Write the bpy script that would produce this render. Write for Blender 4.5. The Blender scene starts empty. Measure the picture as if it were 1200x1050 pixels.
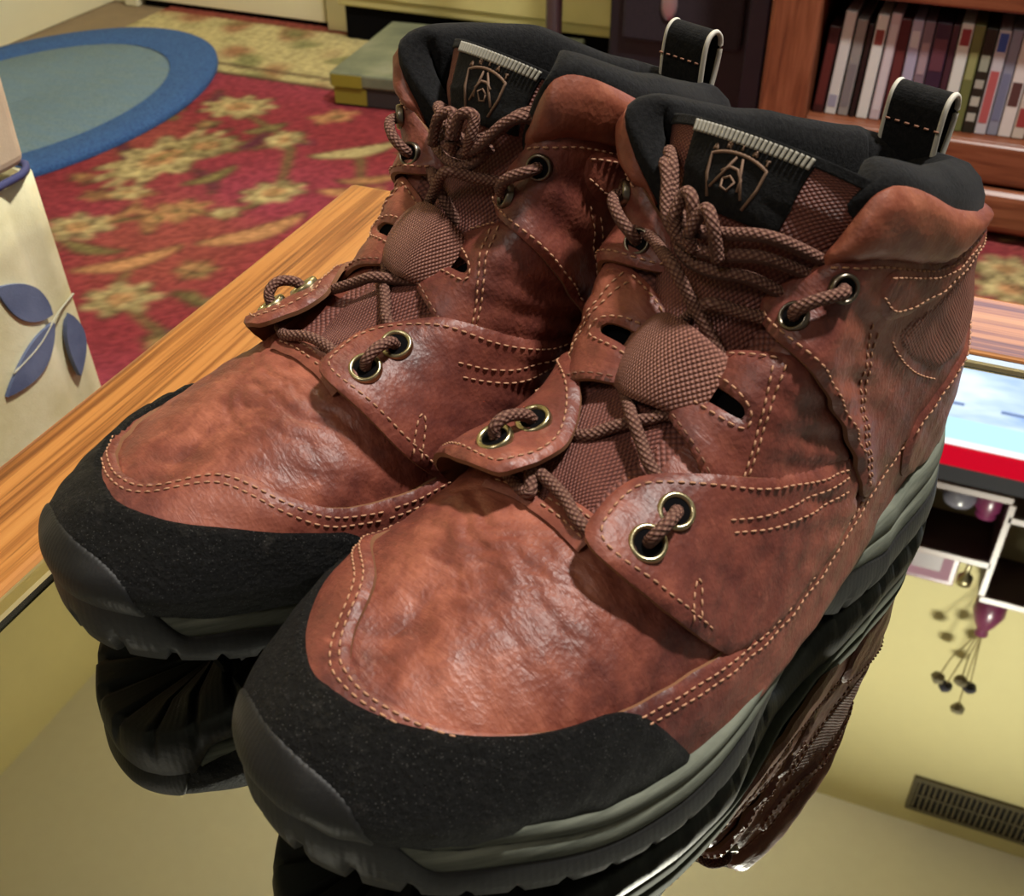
import bpy, bmesh, math, random
import numpy as np
from mathutils import Vector
from mathutils.geometry import delaunay_2d_cdt

# ------------------------------------------------------------------ camera, world, lights, exposure
scene = bpy.context.scene
COL = scene.collection
PITCH, CAM_H, YAW = 37.4, 0.285, 22.2            # degrees, metres above the table top, degrees
cam_d = bpy.data.cameras.new('camera'); cam = bpy.data.objects.new('camera', cam_d); COL.objects.link(cam)
cam.location = (0, 0, CAM_H)
cam.rotation_euler = (math.radians(90 - PITCH), 0, math.radians(YAW))
cam_d.sensor_fit = 'HORIZONTAL'; cam_d.sensor_width = 36.0; cam_d.lens = 36.0 * 1300 / 1200
cam_d.clip_start = 0.01
cam_d.dof.use_dof = True; cam_d.dof.focus_distance = 0.42; cam_d.dof.aperture_fstop = 26
scene.camera = cam
scene.cycles.caustics_reflective = False
world = bpy.data.worlds.new('world'); scene.world = world; world.use_nodes = True
world.node_tree.nodes['Background'].inputs[0].default_value = (1.0, 0.90, 0.78, 1)
world.node_tree.nodes['Background'].inputs[1].default_value = 0.13
vs = scene.view_settings
vs.view_transform = 'Standard'; vs.look = 'None'; vs.gamma = 1.0; vs.use_curve_mapping = False; vs.exposure = 0.0

def area(name, loc, target, size, power, color):
    l = bpy.data.lights.new(name, 'AREA'); l.shape = 'DISK'; l.size = size; l.energy = power; l.color = color
    o = bpy.data.objects.new(name, l); COL.objects.link(o); o.location = loc
    o.rotation_euler = (Vector(target) - Vector(loc)).to_track_quat('-Z', 'Y').to_euler()
    return o
area('ceiling_light', (0.42, 0.70, 1.955), (0.42, 0.701, 0.0), 0.16, 60, (1.0, 0.955, 0.89))
area('room_light', (-0.70, -0.95, 1.75), (-0.1, 0.5, 0.0), 0.5, 8, (1.0, 0.92, 0.84))  # added fill from the front left, no lamp known there

# ------------------------------------------------------------------ materials
def sc(r, g, b):
    f = lambda c: ((c / 255) / 12.92 if c / 255 <= .04045 else ((c / 255 + .055) / 1.055) ** 2.4)
    return (f(r), f(g), f(b), 1)
class NT:
    def __init__(s, name):
        s.m = bpy.data.materials.new(name); s.m.use_nodes = True; s.t = s.m.node_tree
        s.b = s.t.nodes['Principled BSDF']
    def n(s, ty, **kw):
        nd = s.t.nodes.new(ty)
        for k, v in kw.items():
            if k in nd.inputs.keys() if hasattr(nd.inputs, 'keys') else False: s.set(nd.inputs[k], v)
            else: setattr(nd, k, v)
        return nd
    def set(s, sock, v):
        if isinstance(v, bpy.types.NodeSocket): s.t.links.new(v, sock)
        else: sock.default_value = v
    def inp(s, k, v): s.set(s.b.inputs[k], v)
    def coord(s, kind='Object'): return s.n('ShaderNodeTexCoord').outputs[kind]
    def noise(s, vec, scale, detail=3, rough=.55, dist=0.):
        nd = s.n('ShaderNodeTexNoise'); s.set(nd.inputs['Vector'], vec)
        nd.inputs['Scale'].default_value = scale; nd.inputs['Detail'].default_value = detail
        nd.inputs['Roughness'].default_value = rough; nd.inputs['Distortion'].default_value = dist
        return nd.outputs['Fac']
    def ramp(s, fac, stops):
        nd = s.n('ShaderNodeValToRGB'); s.set(nd.inputs[0], fac); cr = nd.color_ramp
        while len(cr.elements) > 1: cr.elements.remove(cr.elements[-1])
        cr.elements[0].position, cr.elements[0].color = stops[0]
        for p, c in stops[1:]:
            e = cr.elements.new(p); e.color = c
        return nd.outputs['Color']
    def mix(s, fac, a, b, mode='MIX'):
        nd = s.n('ShaderNodeMix'); nd.data_type = 'RGBA'; nd.blend_type = mode
        s.set(nd.inputs[0], fac); s.set(nd.inputs[6], a); s.set(nd.inputs[7], b); return nd.outputs[2]
    def math(s, op, a, b=0.):
        nd = s.n('ShaderNodeMath'); nd.operation = op; s.set(nd.inputs[0], a); s.set(nd.inputs[1], b); return nd.outputs[0]
    def mapping(s, vec, scale=(1, 1, 1), rot=(0, 0, 0)):
        nd = s.n('ShaderNodeMapping'); s.set(nd.inputs['Vector'], vec)
        nd.inputs['Scale'].default_value = scale; nd.inputs['Rotation'].default_value = rot; return nd.outputs[0]
    def bump(s, h, strength=.3, dist=.001, normal=None):
        nd = s.n('ShaderNodeBump'); s.set(nd.inputs['Height'], h); nd.inputs['Strength'].default_value = strength
        nd.inputs['Distance'].default_value = dist
        if normal is not None: s.set(nd.inputs['Normal'], normal)
        return nd.outputs[0]
    def voronoi(s, vec, scale, rnd=1., feature='F1', dims='3D'):
        nd = s.n('ShaderNodeTexVoronoi'); nd.voronoi_dimensions = dims; nd.feature = feature
        s.set(nd.inputs['Vector'], vec); nd.inputs['Scale'].default_value = scale; nd.inputs['Randomness'].default_value = rnd
        return nd.outputs[0]

def plain(name, col, rough=.6, metal=0., spec=.5, bump=None, emit=None, vary=0.):
    t = NT(name); c = col if len(col) == 4 else sc(*col)
    if vary:
        n = t.noise(t.coord(), 30, 3)
        dark = tuple(x * (1 - vary) for x in c[:3]) + (1,)
        t.inp('Base Color', t.mix(n, dark, tuple(min(1, x * (1 + vary)) for x in c[:3]) + (1,)))
    else: t.inp('Base Color', c)
    t.inp('Roughness', rough); t.inp('Metallic', metal); t.inp('Specular IOR Level', spec)
    if bump: t.inp('Normal', t.bump(t.noise(t.coord(), bump[0], 3), bump[1], bump[2]))
    if emit: t.inp('Emission Color', c); t.inp('Emission Strength', emit)
    return t.m

def leather_mat(name, dark, mid, light, wrinkle=.35, grain=.25):
    t = NT(name); o = t.coord()
    big = t.noise(o, 22, 4, .6, .4); small = t.noise(o, 130, 4, .65)
    f = t.math('ADD', t.math('MULTIPLY', big, .68), t.math('MULTIPLY', small, .32))
    col = t.ramp(f, [(.34, dark), (.50, mid), (.66, light)])
    scuff = t.noise(t.mapping(o, (1, 2.2, 1)), 60, 5, .7)
    col = t.mix(t.ramp(scuff, [(.60, (0, 0, 0, 1)), (.78, (.35, .35, .35, 1))]), col, tuple(min(1, c * 1.7 + .02) for c in light[:3]) + (1,))
    t.inp('Base Color', col)
    pores = t.voronoi(o, 620); g = t.noise(o, 1300, 2)
    w = t.noise(t.mapping(o, (.8, 3.2, 1.4)), 110, 4, .6, .7)
    b1 = t.bump(w, wrinkle, .0022); b2 = t.bump(pores, grain, .0007, b1); b3 = t.bump(g, grain * .6, .0005, b2)
    t.inp('Normal', b3)
    t.inp('Roughness', t.math('ADD', t.math('MULTIPLY', small, .24), .33)); t.inp('Specular IOR Level', .42)
    return t.m
M = {}
M['leather'] = leather_mat('brown_leather', sc(72, 34, 32), sc(114, 59, 48), sc(148, 84, 65), .20, .18)
M['leather_vamp'] = leather_mat('brown_vamp_leather', sc(76, 37, 34), sc(120, 63, 50), sc(162, 96, 75), .26, .2)
M['leather_collar'] = leather_mat('soft_collar_leather', sc(98, 51, 40), sc(132, 72, 53), sc(166, 102, 76), .10, .13)
M['cut_edge'] = plain('leather_cut_edge', (122, 82, 54), .8, vary=.35)
M['brass'] = plain('aged_brass', (186, 176, 140), .28, 1.)
M['black_void'] = plain('dark_inside', (8, 7, 9), .95, spec=.1)  # near-black paint standing in for shade in gaps and holes
M['pewter'] = plain('pewter', (120, 112, 100), .3, 1.)
M['crest'] = plain('crest_thread', (118, 92, 74), .8)
M['thread'] = plain('tan_thread', (176, 130, 100), .7)
M['thread_brown'] = plain('brown_thread', (122, 82, 62), .75)
def suede_mat():
    t = NT('black_suede'); o = t.coord()
    n = t.noise(o, 340, 6, .8); g = t.voronoi(o, 520)
    col = t.ramp(n, [(.40, sc(3, 3, 4)), (.55, sc(10, 10, 11)), (.67, sc(36, 35, 34)), (.80, sc(96, 94, 90))])
    wear = t.noise(o, 70, 5, .75)
    col = t.mix(t.ramp(wear, [(.60, (0, 0, 0, 1)), (.80, (.32, .32, .32, 1))]), col, sc(104, 98, 90))
    sp = t.voronoi(o, 900); col = t.mix(t.ramp(sp, [(.12, (.36, .36, .36, 1)), (.20, (0, 0, 0, 1))]), col, sc(120, 118, 114))  # bright specks put the glints of the grain into the colour
    t.inp('Base Color', col); t.inp('Roughness', .66); t.inp('Specular IOR Level', .22)
    t.inp('Normal', t.bump(n, 1., .0022, t.bump(g, .6, .0012))); return t.m
M['suede'] = suede_mat()
def fuzz_mat(name, c0, c1, sheen=.25):
    t = NT(name); o = t.coord(); n = t.noise(o, 700, 4, .7)
    t.inp('Base Color', t.ramp(n, [(.35, c0), (.68, c1)])); t.inp('Roughness', .92); t.inp('Specular IOR Level', .2)
    t.inp('Sheen Weight', sheen); t.inp('Sheen Roughness', .5)
    t.inp('Normal', t.bump(n, .55, .0008)); return t.m
M['lining'] = fuzz_mat('black_lining_fabric', sc(6, 6, 7), sc(26, 26, 27), .03)
M['label_black'] = fuzz_mat('black_label_fabric', sc(8, 8, 9), sc(27, 27, 28), .02)
M['lining_grey'] = fuzz_mat('grey_heel_lining', sc(16, 16, 17), sc(48, 48, 50), .08)
def weave_mat(name, c0, c1, cell):
    t = NT(name); uv = t.coord('UV')
    v = t.voronoi(t.mapping(uv, (1, 1, 1), (0, 0, .785)), 1 / cell, .08, dims='2D')
    col = t.ramp(v, [(.10, c1), (.60, c0), (.8, tuple(x * .35 for x in c0[:3]) + (1,))])
    n = t.noise(t.coord(), 60, 3)
    t.inp('Base Color', t.mix(t.ramp(n, [(.4, (0, 0, 0, 1)), (.7, (.4, .4, .4, 1))]), col, c1))
    t.inp('Roughness', .62); t.inp('Specular IOR Level', .35)
    inv = t.math('SUBTRACT', 1., v)
    t.inp('Normal', t.bump(inv, .9, .0012)); return t.m
M['webbing'] = weave_mat('webbing_weave', sc(98, 58, 50), sc(156, 108, 92), .00145)
M['nylon'] = weave_mat('brown_nylon_weave', sc(74, 38, 35), sc(134, 82, 70), .00145)
M['mesh_fabric'] = weave_mat('brown_ankle_mesh', sc(104, 56, 44), sc(140, 86, 68), .0011)
def lace_mat():
    t = NT('braided_lace'); uv = t.coord('UV')
    v = t.voronoi(t.mapping(uv, (1, 1, 1), (0, 0, .6)), 1 / .0013, .05, dims='2D')
    col = t.ramp(v, [(.1, sc(138, 104, 88)), (.5, sc(98, 64, 56)), (.8, sc(58, 36, 34))])
    t.inp('Base Color', col); t.inp('Roughness', .8); t.inp('Specular IOR Level', .25)
    t.inp('Normal', t.bump(t.math('SUBTRACT', 1., v), .9, .0012)); return t.m
M['lace'] = lace_mat()
def rubber_mat():
    t = NT('black_rubber'); o = t.coord(); n = t.noise(o, 500, 3); uv = t.coord('UV')
    w = t.n('ShaderNodeTexWave'); t.set(w.inputs['Vector'], uv); w.inputs['Scale'].default_value = 150; w.bands_direction = 'X'
    t.inp('Base Color', t.ramp(t.noise(o, 40, 4), [(.3, sc(12, 12, 13)), (.75, sc(25, 25, 25))]))
    t.inp('Roughness', .58); t.inp('Specular IOR Level', .4)
    t.inp('Normal', t.bump(w.outputs['Fac'], .10, .0005, t.bump(n, .25, .0006))); return t.m
M['rubber'] = rubber_mat()
def midsole_mat():
    t = NT('grey_midsole_foam'); o = t.coord(); n = t.noise(o, 260, 4); n2 = t.noise(t.mapping(o, (1, 1, 8)), 40, 4)
    t.inp('Base Color', t.ramp(n2, [(.3, sc(86, 90, 80)), (.7, sc(128, 132, 118))])); t.inp('Roughness', .82); t.inp('Specular IOR Level', .2)
    t.inp('Normal', t.bump(n, .25, .0008)); return t.m
M['midsole'] = midsole_mat()
M['rib'] = plain('grey_rib', (150, 146, 134), .55)
M['pipe_white'] = plain('white_piping', (200, 196, 184), .6)

# ------------------------------------------------------------------ mesh helpers
def link(name, verts, faces, mats, parent=None, smooth=True, fmat=None, uvs=None, loc=None):
    me = bpy.data.meshes.new(name); me.from_pydata([tuple(v) for v in verts], [], faces)
    for m in (mats if isinstance(mats, (list, tuple)) else [mats]): me.materials.append(m)
    if smooth: me.polygons.foreach_set('use_smooth', [True] * len(me.polygons))
    if fmat is not None: me.polygons.foreach_set('material_index', fmat)
    if uvs is not None:
        ul = me.uv_layers.new(name='UVMap'); li = np.empty(len(me.loops), np.int32); me.loops.foreach_get('vertex_index', li)
        ul.data.foreach_set('uv', np.asarray(uvs, np.float32)[li].ravel())
    me.update()
    o = bpy.data.objects.new(name, me); COL.objects.link(o)
    if parent is not None: o.parent = parent
    if loc is not None: o.location = loc
    return o
def tag(o, label=None, cat=None, group=None, kind=None):
    if label: o['label'] = label
    if cat: o['category'] = cat
    if group: o['group'] = group
    if kind: o['kind'] = kind
    return o
def empty(name, loc=(0, 0, 0), rz=0.):
    o = bpy.data.objects.new(name, None); COL.objects.link(o); o.location = loc; o.rotation_euler = (0, 0, rz); return o
def boxmesh(name, lo, hi, mat, parent=None, bev=.002, seg=2, loc=None, rz=0.):
    lo, hi = Vector(lo), Vector(hi); bm = bmesh.new(); bmesh.ops.create_cube(bm, size=1)
    for v in bm.verts: v.co = Vector(((lo[i] + hi[i]) / 2 + v.co[i] * (hi[i] - lo[i]) for i in range(3)))
    if bev > 0: bmesh.ops.bevel(bm, geom=bm.edges[:], offset=bev, segments=seg, affect='EDGES', profile=.5)
    me = bpy.data.meshes.new(name); bm.to_mesh(me); bm.free(); me.materials.append(mat)
    o = bpy.data.objects.new(name, me); COL.objects.link(o)
    if parent is not None: o.parent = parent
    if loc is not None: o.location = loc
    o.rotation_euler[2] = rz
    return o
def lathe(name, prof, mat, parent=None, n=28, loc=(0, 0, 0)):
    v, f = [], []
    for r, z in prof:
        for k in range(n): a = 2 * math.pi * k / n; v.append((r * math.cos(a), r * math.sin(a), z))
    for i in range(len(prof) - 1):
        for k in range(n): f.append((i * n + k, i * n + (k + 1) % n, (i + 1) * n + (k + 1) % n, (i + 1) * n + k))
    f.append(tuple(range(n))[::-1]); f.append(tuple((len(prof) - 1) * n + k for k in range(n)))
    return link(name, v, f, mat, parent, loc=loc)
def catmull(pts, per=8):
    P = [np.array(p, float) for p in pts]; P = [2 * P[0] - P[1]] + P + [2 * P[-1] - P[-2]]; out = []
    for i in range(1, len(P) - 2):
        for k in range(per):
            f = k / per; p0, p1, p2, p3 = P[i - 1:i + 3]
            out.append(.5 * (2 * p1 + (-p0 + p2) * f + (2 * p0 - 5 * p1 + 4 * p2 - p3) * f * f + (-p0 + 3 * p1 - 3 * p2 + p3) * f ** 3))
    out.append(P[-2]); return np.array(out)
def tube(path, r, n=10, flat=1., up=None):
    """closed tube verts/faces/uv along a path (N,3)"""
    path = np.asarray(path, float); N = len(path); v, f, uv = [], [], []
    T = np.gradient(path, axis=0); T /= np.linalg.norm(T, axis=1)[:, None] + 1e-12
    ref = np.array((0, 0, 1.)) if up is None else np.asarray(up, float); L = 0.
    for i in range(N):
        if i: L += np.linalg.norm(path[i] - path[i - 1])
        s = np.cross(T[i], ref); ln = np.linalg.norm(s)
        s = s / ln if ln > 1e-3 else np.array((1., 0, 0)); w = np.cross(s, T[i])
        for k in range(n):
            a = 2 * math.pi * k / n; v.append(path[i] + r * (math.cos(a) * s + math.sin(a) * w * flat)); uv.append((L, a * r))
    for i in range(N - 1):
        for k in range(n): f.append((i * n + k, i * n + (k + 1) % n, (i + 1) * n + (k + 1) % n, (i + 1) * n + k))
    f.append(tuple(range(n))[::-1]); f.append(tuple((N - 1) * n + k for k in range(n)))
    return v, f, uv
class Acc:
    def __init__(s): s.v, s.f, s.uv = [], [], []
    def add(s, t):
        b = len(s.v); s.v += list(t[0]); s.f += [tuple(i + b for i in q) for q in t[1]]
        if len(t) > 2: s.uv += list(t[2])
        return s

# ------------------------------------------------------------------ the room
FZ, CZ = -0.42, 2.0                                # floor and ceiling heights, table top = 0
XL, YB, YTV = -1.79, 2.04, 1.78                    # left wall, door wall, wall behind the television
M['ceiling'] = plain('ceiling_paint', (212, 209, 190), .9, bump=(220, .3, .002), vary=.04)
M['wall'] = plain('cream_wall_paint', (216, 206, 154), .85, vary=.03)
M['trim'] = plain('cream_trim_paint', (226, 221, 188), .45, vary=.03)
M['floorboard'] = plain('beige_floor', (128, 110, 84), .7, vary=.2)
def struct(o): o['kind'] = 'structure'; return o
struct(boxmesh('floor', (-2.2, -2.2, FZ - .05), (2.2, 2.4, FZ), M['floorboard'], bev=0))
struct(boxmesh('ceiling', (-2.2, -2.2, CZ), (2.2, 2.4, CZ + .05), M['ceiling'], bev=0))
struct(boxmesh('wall_left', (XL - .1, -2.2, FZ), (XL, 2.4, CZ), M['wall'], bev=0))
struct(boxmesh('wall_back', (XL, YB, FZ), (-.27, YB + .1, CZ), M['wall'], bev=0))
struct(boxmesh('wall_chimney', (-.27, YTV, FZ), (2.2, YB + .1, CZ), M['wall'], bev=0))
struct(boxmesh('baseboard_left', (XL, -2.2, FZ), (XL + .014, 2.03, FZ + .11), M['trim'], bev=.003))
struct(boxmesh('baseboard_back', (XL + .014, YB - .014, FZ), (-1.735, YB, FZ + .11), M['trim'], bev=.003))
# door with jambs, a dark strip painted as the shade at its foot
d = empty('door_1', (-1.46, YB, FZ)); d['kind'] = 'structure'
boxmesh('door_leaf', (-.235, -.022, .016), (.225, -.001, 1.98), M['trim'], d, .002)
boxmesh('door_jamb', (-.275, -.03, 0), (-.24, -.001, 2.0), M['trim'], d, .003)
boxmesh('door_jamb', (.235, -.034, 0), (.285, -.001, 2.0), M['trim'], d, .003)
boxmesh('door_head', (-.275, -.03, 2.0), (.285, -.001, 2.05), M['trim'], d, .003)
boxmesh('door_gap', (-.235, -.012, .0005), (.23, -.0015, .0155), M['black_void'], d, 0)
lathe('door_knob', [(.012, 0), (.012, .02), (.026, .03), (.028, .045), (.016, .055)], M['brass'], d, 20, (.19, -.05, .92))

# ---- patterned red carpet: colours of the weave worked out per knot
def carpet():
    x0, x1, y0, y1 = -1.62, .60, .30, 2.02
    st = .006; nx, ny = int((x1 - x0) / st), int((y1 - y0) / st)
    X, Y = np.meshgrid(np.linspace(x0, x1, nx), np.linspace(y0, y1, ny), indexing='ij')
    rng = np.random.default_rng(5)
    def sm(sc_, seed):
        r = np.random.default_rng(seed); t = np.zeros_like(X)
        for k in range(10):
            a = r.uniform(0, 2 * math.pi); f = r.uniform(.6, 1.6) * sc_; t += np.sin(f * (X * math.cos(a) + Y * math.sin(a)) + r.uniform(0, 6.3))
        return t / 4
    lin = lambda *c: np.array(sc(*c)[:3])
    red, rose, orange = lin(126, 50, 56), lin(144, 62, 80), lin(138, 72, 62)
    cream, olive, brown, tan, plum = lin(186, 170, 122), lin(118, 106, 68), lin(74, 56, 42), lin(178, 130, 90), lin(96, 44, 60)
    mixa = lambda c, d, w: c * (1 - w[..., None]) + d * w[..., None]
    C = np.broadcast_to(red, X.shape + (3,)).copy()
    C = mixa(C, rose, np.clip(sm(9, 1) * .8 + .3, 0, .9)); C = mixa(C, orange, np.clip(sm(11, 2) * .8 - .1, 0, .8))
    N = rng.uniform(-1, 1, X.shape)
    def flower(cx, cy, rx, ry, ang, n=9, light=cream, mid=olive):
        nonlocal C
        c, s = math.cos(ang), math.sin(ang); dx, dy = X - cx, Y - cy
        p, q = (dx * c + dy * s) / rx, (-dx * s + dy * c) / ry
        r = np.hypot(p, q); th = np.arctan2(q, p)
        e = .80 + .20 * np.cos(n * th); k = r / e
        for lim, colr in ((1.0, brown), (.92, light), (.74, mid), (.62, light), (.42, brown), (.36, tan), (.16, olive)):
            m = (k < lim); C = np.where(m[..., None], colr, C)
        vein = (k < .92) & (np.abs(np.sin(n * th * .5)) < .16); C = np.where(vein[..., None], brown, C)
    def leaf(cx, cy, L, w, ang, colr=tan):
        nonlocal C
        c, s = math.cos(ang), math.sin(ang); dx, dy = X - cx, Y - cy
        p, q = dx * c + dy * s, -dx * s + dy * c; q = q - .25 * p * p / L
        half = w * np.clip(1 - (p / L) ** 2, 0, 1)
        C = np.where((np.abs(q) < half + .005)[..., None] & (np.abs(p) < L)[..., None], brown, C)
        C = np.where((np.abs(q) < half)[..., None] & (np.abs(p) < L)[..., None], colr, C)
    def vine(pts):
        nonlocal C
        P = catmull(pts, 10); D = np.full(X.shape, 9.)
        for a, b in zip(P[:-1], P[1:]):
            ab = b - a; t = np.clip(((X - a[0]) * ab[0] + (Y - a[1]) * ab[1]) / (ab @ ab + 1e-9), 0, 1)
            D = np.minimum(D, np.hypot(X - a[0] - t * ab[0], Y - a[1] - t * ab[1]))
        C = np.where((D < .006)[..., None], olive * .7, C)
    vine([(-1.1, 1.08), (-1.0, 1.18), (-.93, 1.2), (-.91, 1.29), (-.95, 1.4), (-1.0, 1.47), (-1.15, 1.56)])
    vine([(-.96, 1.02), (-.92, .95), (-.80, .9), (-.7, 1.0), (-.72, 1.2), (-.86, 1.47)])
    vine([(-.2, 1.4), (0, 1.36), (.1, 1.45), (.25, 1.42)])
    for k in range(64):
        cx, cy = rng.uniform(-1.25, -.30), rng.uniform(.55, 1.66); cc = (olive, plum, tan * .8, olive * .8)[k % 4]
        if k % 3 == 0: flower(cx, cy, rng.uniform(.016, .03), rng.uniform(.014, .026), rng.uniform(0, 3), 5, cc, brown)
        else: leaf(cx, cy, rng.uniform(.03, .06), rng.uniform(.006, .011), rng.uniform(0, 3), cc)
    flower(-1.137, 1.335, .15, .075, 1.35, 11); flower(-1.10, 1.40, .07, .05, .6, 8, olive, cream)
    flower(-1.15, 1.565, .075, .06, .4, 9); flower(-1.0, 1.18, .058, .042, 1.0, 7, tan, olive)
    flower(-.908, 1.288, .06, .045, 1.0, 8); flower(-1.10, 1.085, .055, .05, .3, 7, cream, brown)
    flower(-.916, .944, .055, .05, .5, 7); flower(-1.0, 1.466, .034, .045, .2, 6); flower(-.973, 1.587, .05, .032, .9, 5, tan, orange)
    flower(-.874, 1.043, .032, .032, .5, 6, tan, olive); flower(-1.107, 1.207, .034, .03, .5, 6); flower(-.932, 1.2, .026, .024, .2, 5)
    leaf(-.964, 1.025, .075, .014, .9); leaf(-.856, 1.162, .085, .017, 1.0); leaf(-.863, 1.466, .08, .016, .8, cream * .8)
    leaf(-.80, 1.33, .05, .012, .5); leaf(-1.02, 1.30, .05, .01, 1.2, olive); leaf(-.79, 1.02, .05, .012, 1.4, cream)
    for k in range(26):
        cx, cy = rng.uniform(-.7, .6), rng.uniform(.35, 1.65)
        if k % 3: flower(cx, cy, rng.uniform(.03, .07), rng.uniform(.03, .06), rng.uniform(0, 3), int(rng.integers(5, 11)))
        else: leaf(cx, cy, rng.uniform(.04, .08), .014, rng.uniform(0, 3))
    flower(.11, 1.445, .05, .045, .4, 7, cream, olive); leaf(.16, 1.40, .05, .012, 2.4, cream)
    # cream border with small blossoms
    bd = Y > 1.712
    B = np.broadcast_to(lin(176, 164, 118), C.shape).copy(); B = mixa(B, lin(140, 96, 70), np.clip(sm(38, 7) * 1.4 - .25, 0, .9)); B = mixa(B, lin(110, 112, 72), np.clip(sm(46, 8) * 1.3 - .35, 0, .8))
    C = np.where(bd[..., None], B, C)
    C = np.where(((Y > 1.70) & (Y < 1.712))[..., None], brown, C); C = np.where(((Y > 1.742) & (Y < 1.75))[..., None], brown * 1.4, C)
    C = np.where((Y > 1.985)[..., None], lin(120, 60, 50), C)
    for ax in (0, 1): C = .25 * np.roll(C, 1, ax) + .5 * C + .25 * np.roll(C, -1, ax)
    C = np.clip(C * (1 + .30 * N[..., None]), 0, 1)
    Z = np.full(X.shape, .008) + .0006 * N
    v = np.stack([X, Y, Z], -1).reshape(-1, 3)
    i, j = np.meshgrid(np.arange(nx - 1), np.arange(ny - 1), indexing='ij'); b = (i * ny + j).ravel()
    f = np.stack([b, b + ny, b + ny + 1, b + 1], 1)
    nb = len(v); v = np.concatenate([v, [[x0, y0, 0], [x1, y0, 0], [x1, y1, 0], [x0, y1, 0]]])
    fl = [tuple(q) for q in f.tolist()]
    e0 = [k * ny for k in range(nx)]; e1 = [(nx - 1) * ny + k for k in range(ny)]; e2 = [k * ny + ny - 1 for k in range(nx)]; e3 = list(range(ny))
    fl += [tuple([nb + 1, nb] + e0)[::1], tuple([nb + 2, nb + 1] + e1), tuple([nb, nb + 3] + e3[::-1]), tuple([nb + 3, nb + 2] + e2[::-1])]
    t = NT('carpet_weave'); at = t.n('ShaderNodeAttribute'); at.attribute_name = 'Col'
    t.inp('Base Color', at.outputs['Color']); t.inp('Roughness', .95); t.inp('Specular IOR Level', .1)
    t.inp('Normal', t.bump(t.noise(t.coord(), 400, 3), .6, .003))
    o = link('area_carpet', v, fl, t.m, smooth=False, loc=(0, 0, FZ))
    ca = o.data.color_attributes.new('Col', 'FLOAT_COLOR', 'POINT')
    full = np.ones((len(v), 4), np.float32); full[:nb, :3] = C.reshape(-1, 3); full[nb:, :3] = red
    ca.data.foreach_set('color', full.ravel())
    tag(o, 'red oriental carpet with cream and olive flowers and a cream border', 'carpet')
carpet()

# ---- blue oval rug: braided rings, darker outer ones, paler centre
def oval_rug():
    r = empty('oval_rug', (-1.50, 1.43, FZ + .009)); rx, ry = .275, .43
    tag(r, 'oval blue rug with a pale blue-grey centre lying on the red carpet', 'rug')
    mo = NT('blue_rug_pile'); n = mo.noise(mo.coord(), 240, 4, .7)
    mo.inp('Base Color', mo.ramp(n, [(.3, sc(30, 62, 118)), (.7, sc(66, 112, 172))])); mo.inp('Roughness', .95); mo.inp('Normal', mo.bump(n, .8, .004))
    mi = NT('pale_rug_pile'); n = mi.noise(mi.coord(), 240, 4, .7); n2 = mi.noise(mi.mapping(mi.coord(), (1, 3, 1)), 20, 3)
    c = mi.ramp(n, [(.3, sc(84, 104, 108)), (.7, sc(136, 154, 150))])
    mi.inp('Base Color', mi.mix(n2, c, sc(98, 130, 158))); mi.inp('Roughness', .95); mi.inp('Normal', mi.bump(n, .8, .004))
    n = 96
    def ring(name, f0, f1, mat):
        prof = [(f0, 0), (f0, .007), (f0 - .012, .010), ((f0 + f1) / 2, .0105), (f1 + .010, .010), (f1, .0088)]; pts, fs = [], []
        for f, z in prof:
            for q in range(n): a = 2 * math.pi * q / n; pts.append((rx * f * math.cos(a), ry * f * math.sin(a), z))
        for i in range(len(prof) - 1):
            for q in range(n): fs.append((i * n + q, i * n + (q + 1) % n, (i + 1) * n + (q + 1) % n, (i + 1) * n + q))
        if f1 < .05: fs.append(tuple(range((len(prof) - 1) * n, len(prof) * n)))
        link(name, pts, fs, mat, r)
    ring('rug_border', 1., .74, mo.m); ring('rug_centre', .739, .01, mi.m)
oval_rug()

# ------------------------------------------------------------------ coffee table
def oak(name, axis):
    t = NT(name); o = t.coord(); sc3 = (20, .35, 20) if axis == 'Y' else (.35, 20, 20)
    g = t.noise(t.mapping(o, sc3), 5.5, 5, .62, .15); fine = t.noise(t.mapping(o, tuple(x * 3 for x in sc3)), 9, 3, .6)
    c = t.ramp(g, [(.35, sc(72, 36, 15)), (.44, sc(128, 74, 33)), (.52, sc(174, 114, 57)), (.72, sc(192, 136, 76))])
    pores = t.ramp(fine, [(.32, (1, 1, 1, 1)), (.44, (0, 0, 0, 1))])
    t.inp('Base Color', t.mix(t.math('MULTIPLY', pores, .55), c, sc(84, 44, 18))); t.inp('Roughness', .28); t.inp('Specular IOR Level', .6)
    t.inp('Coat Weight', .3); t.inp('Coat Roughness', .12)
    t.inp('Normal', t.bump(g, .12, .001)); return t.m
M['oak_y'], M['oak_x'] = oak('oak_along', 'Y'), oak('oak_across', 'X')
t = NT('mirror_glass'); t.inp('Base Color', (.53, .545, .48, 1)); t.inp('Metallic', 1.); t.inp('Roughness', .012); M['mirror'] = t.m
M['bevel'] = plain('bright_metal_trim', (206, 200, 176), .16, 1.)
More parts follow.
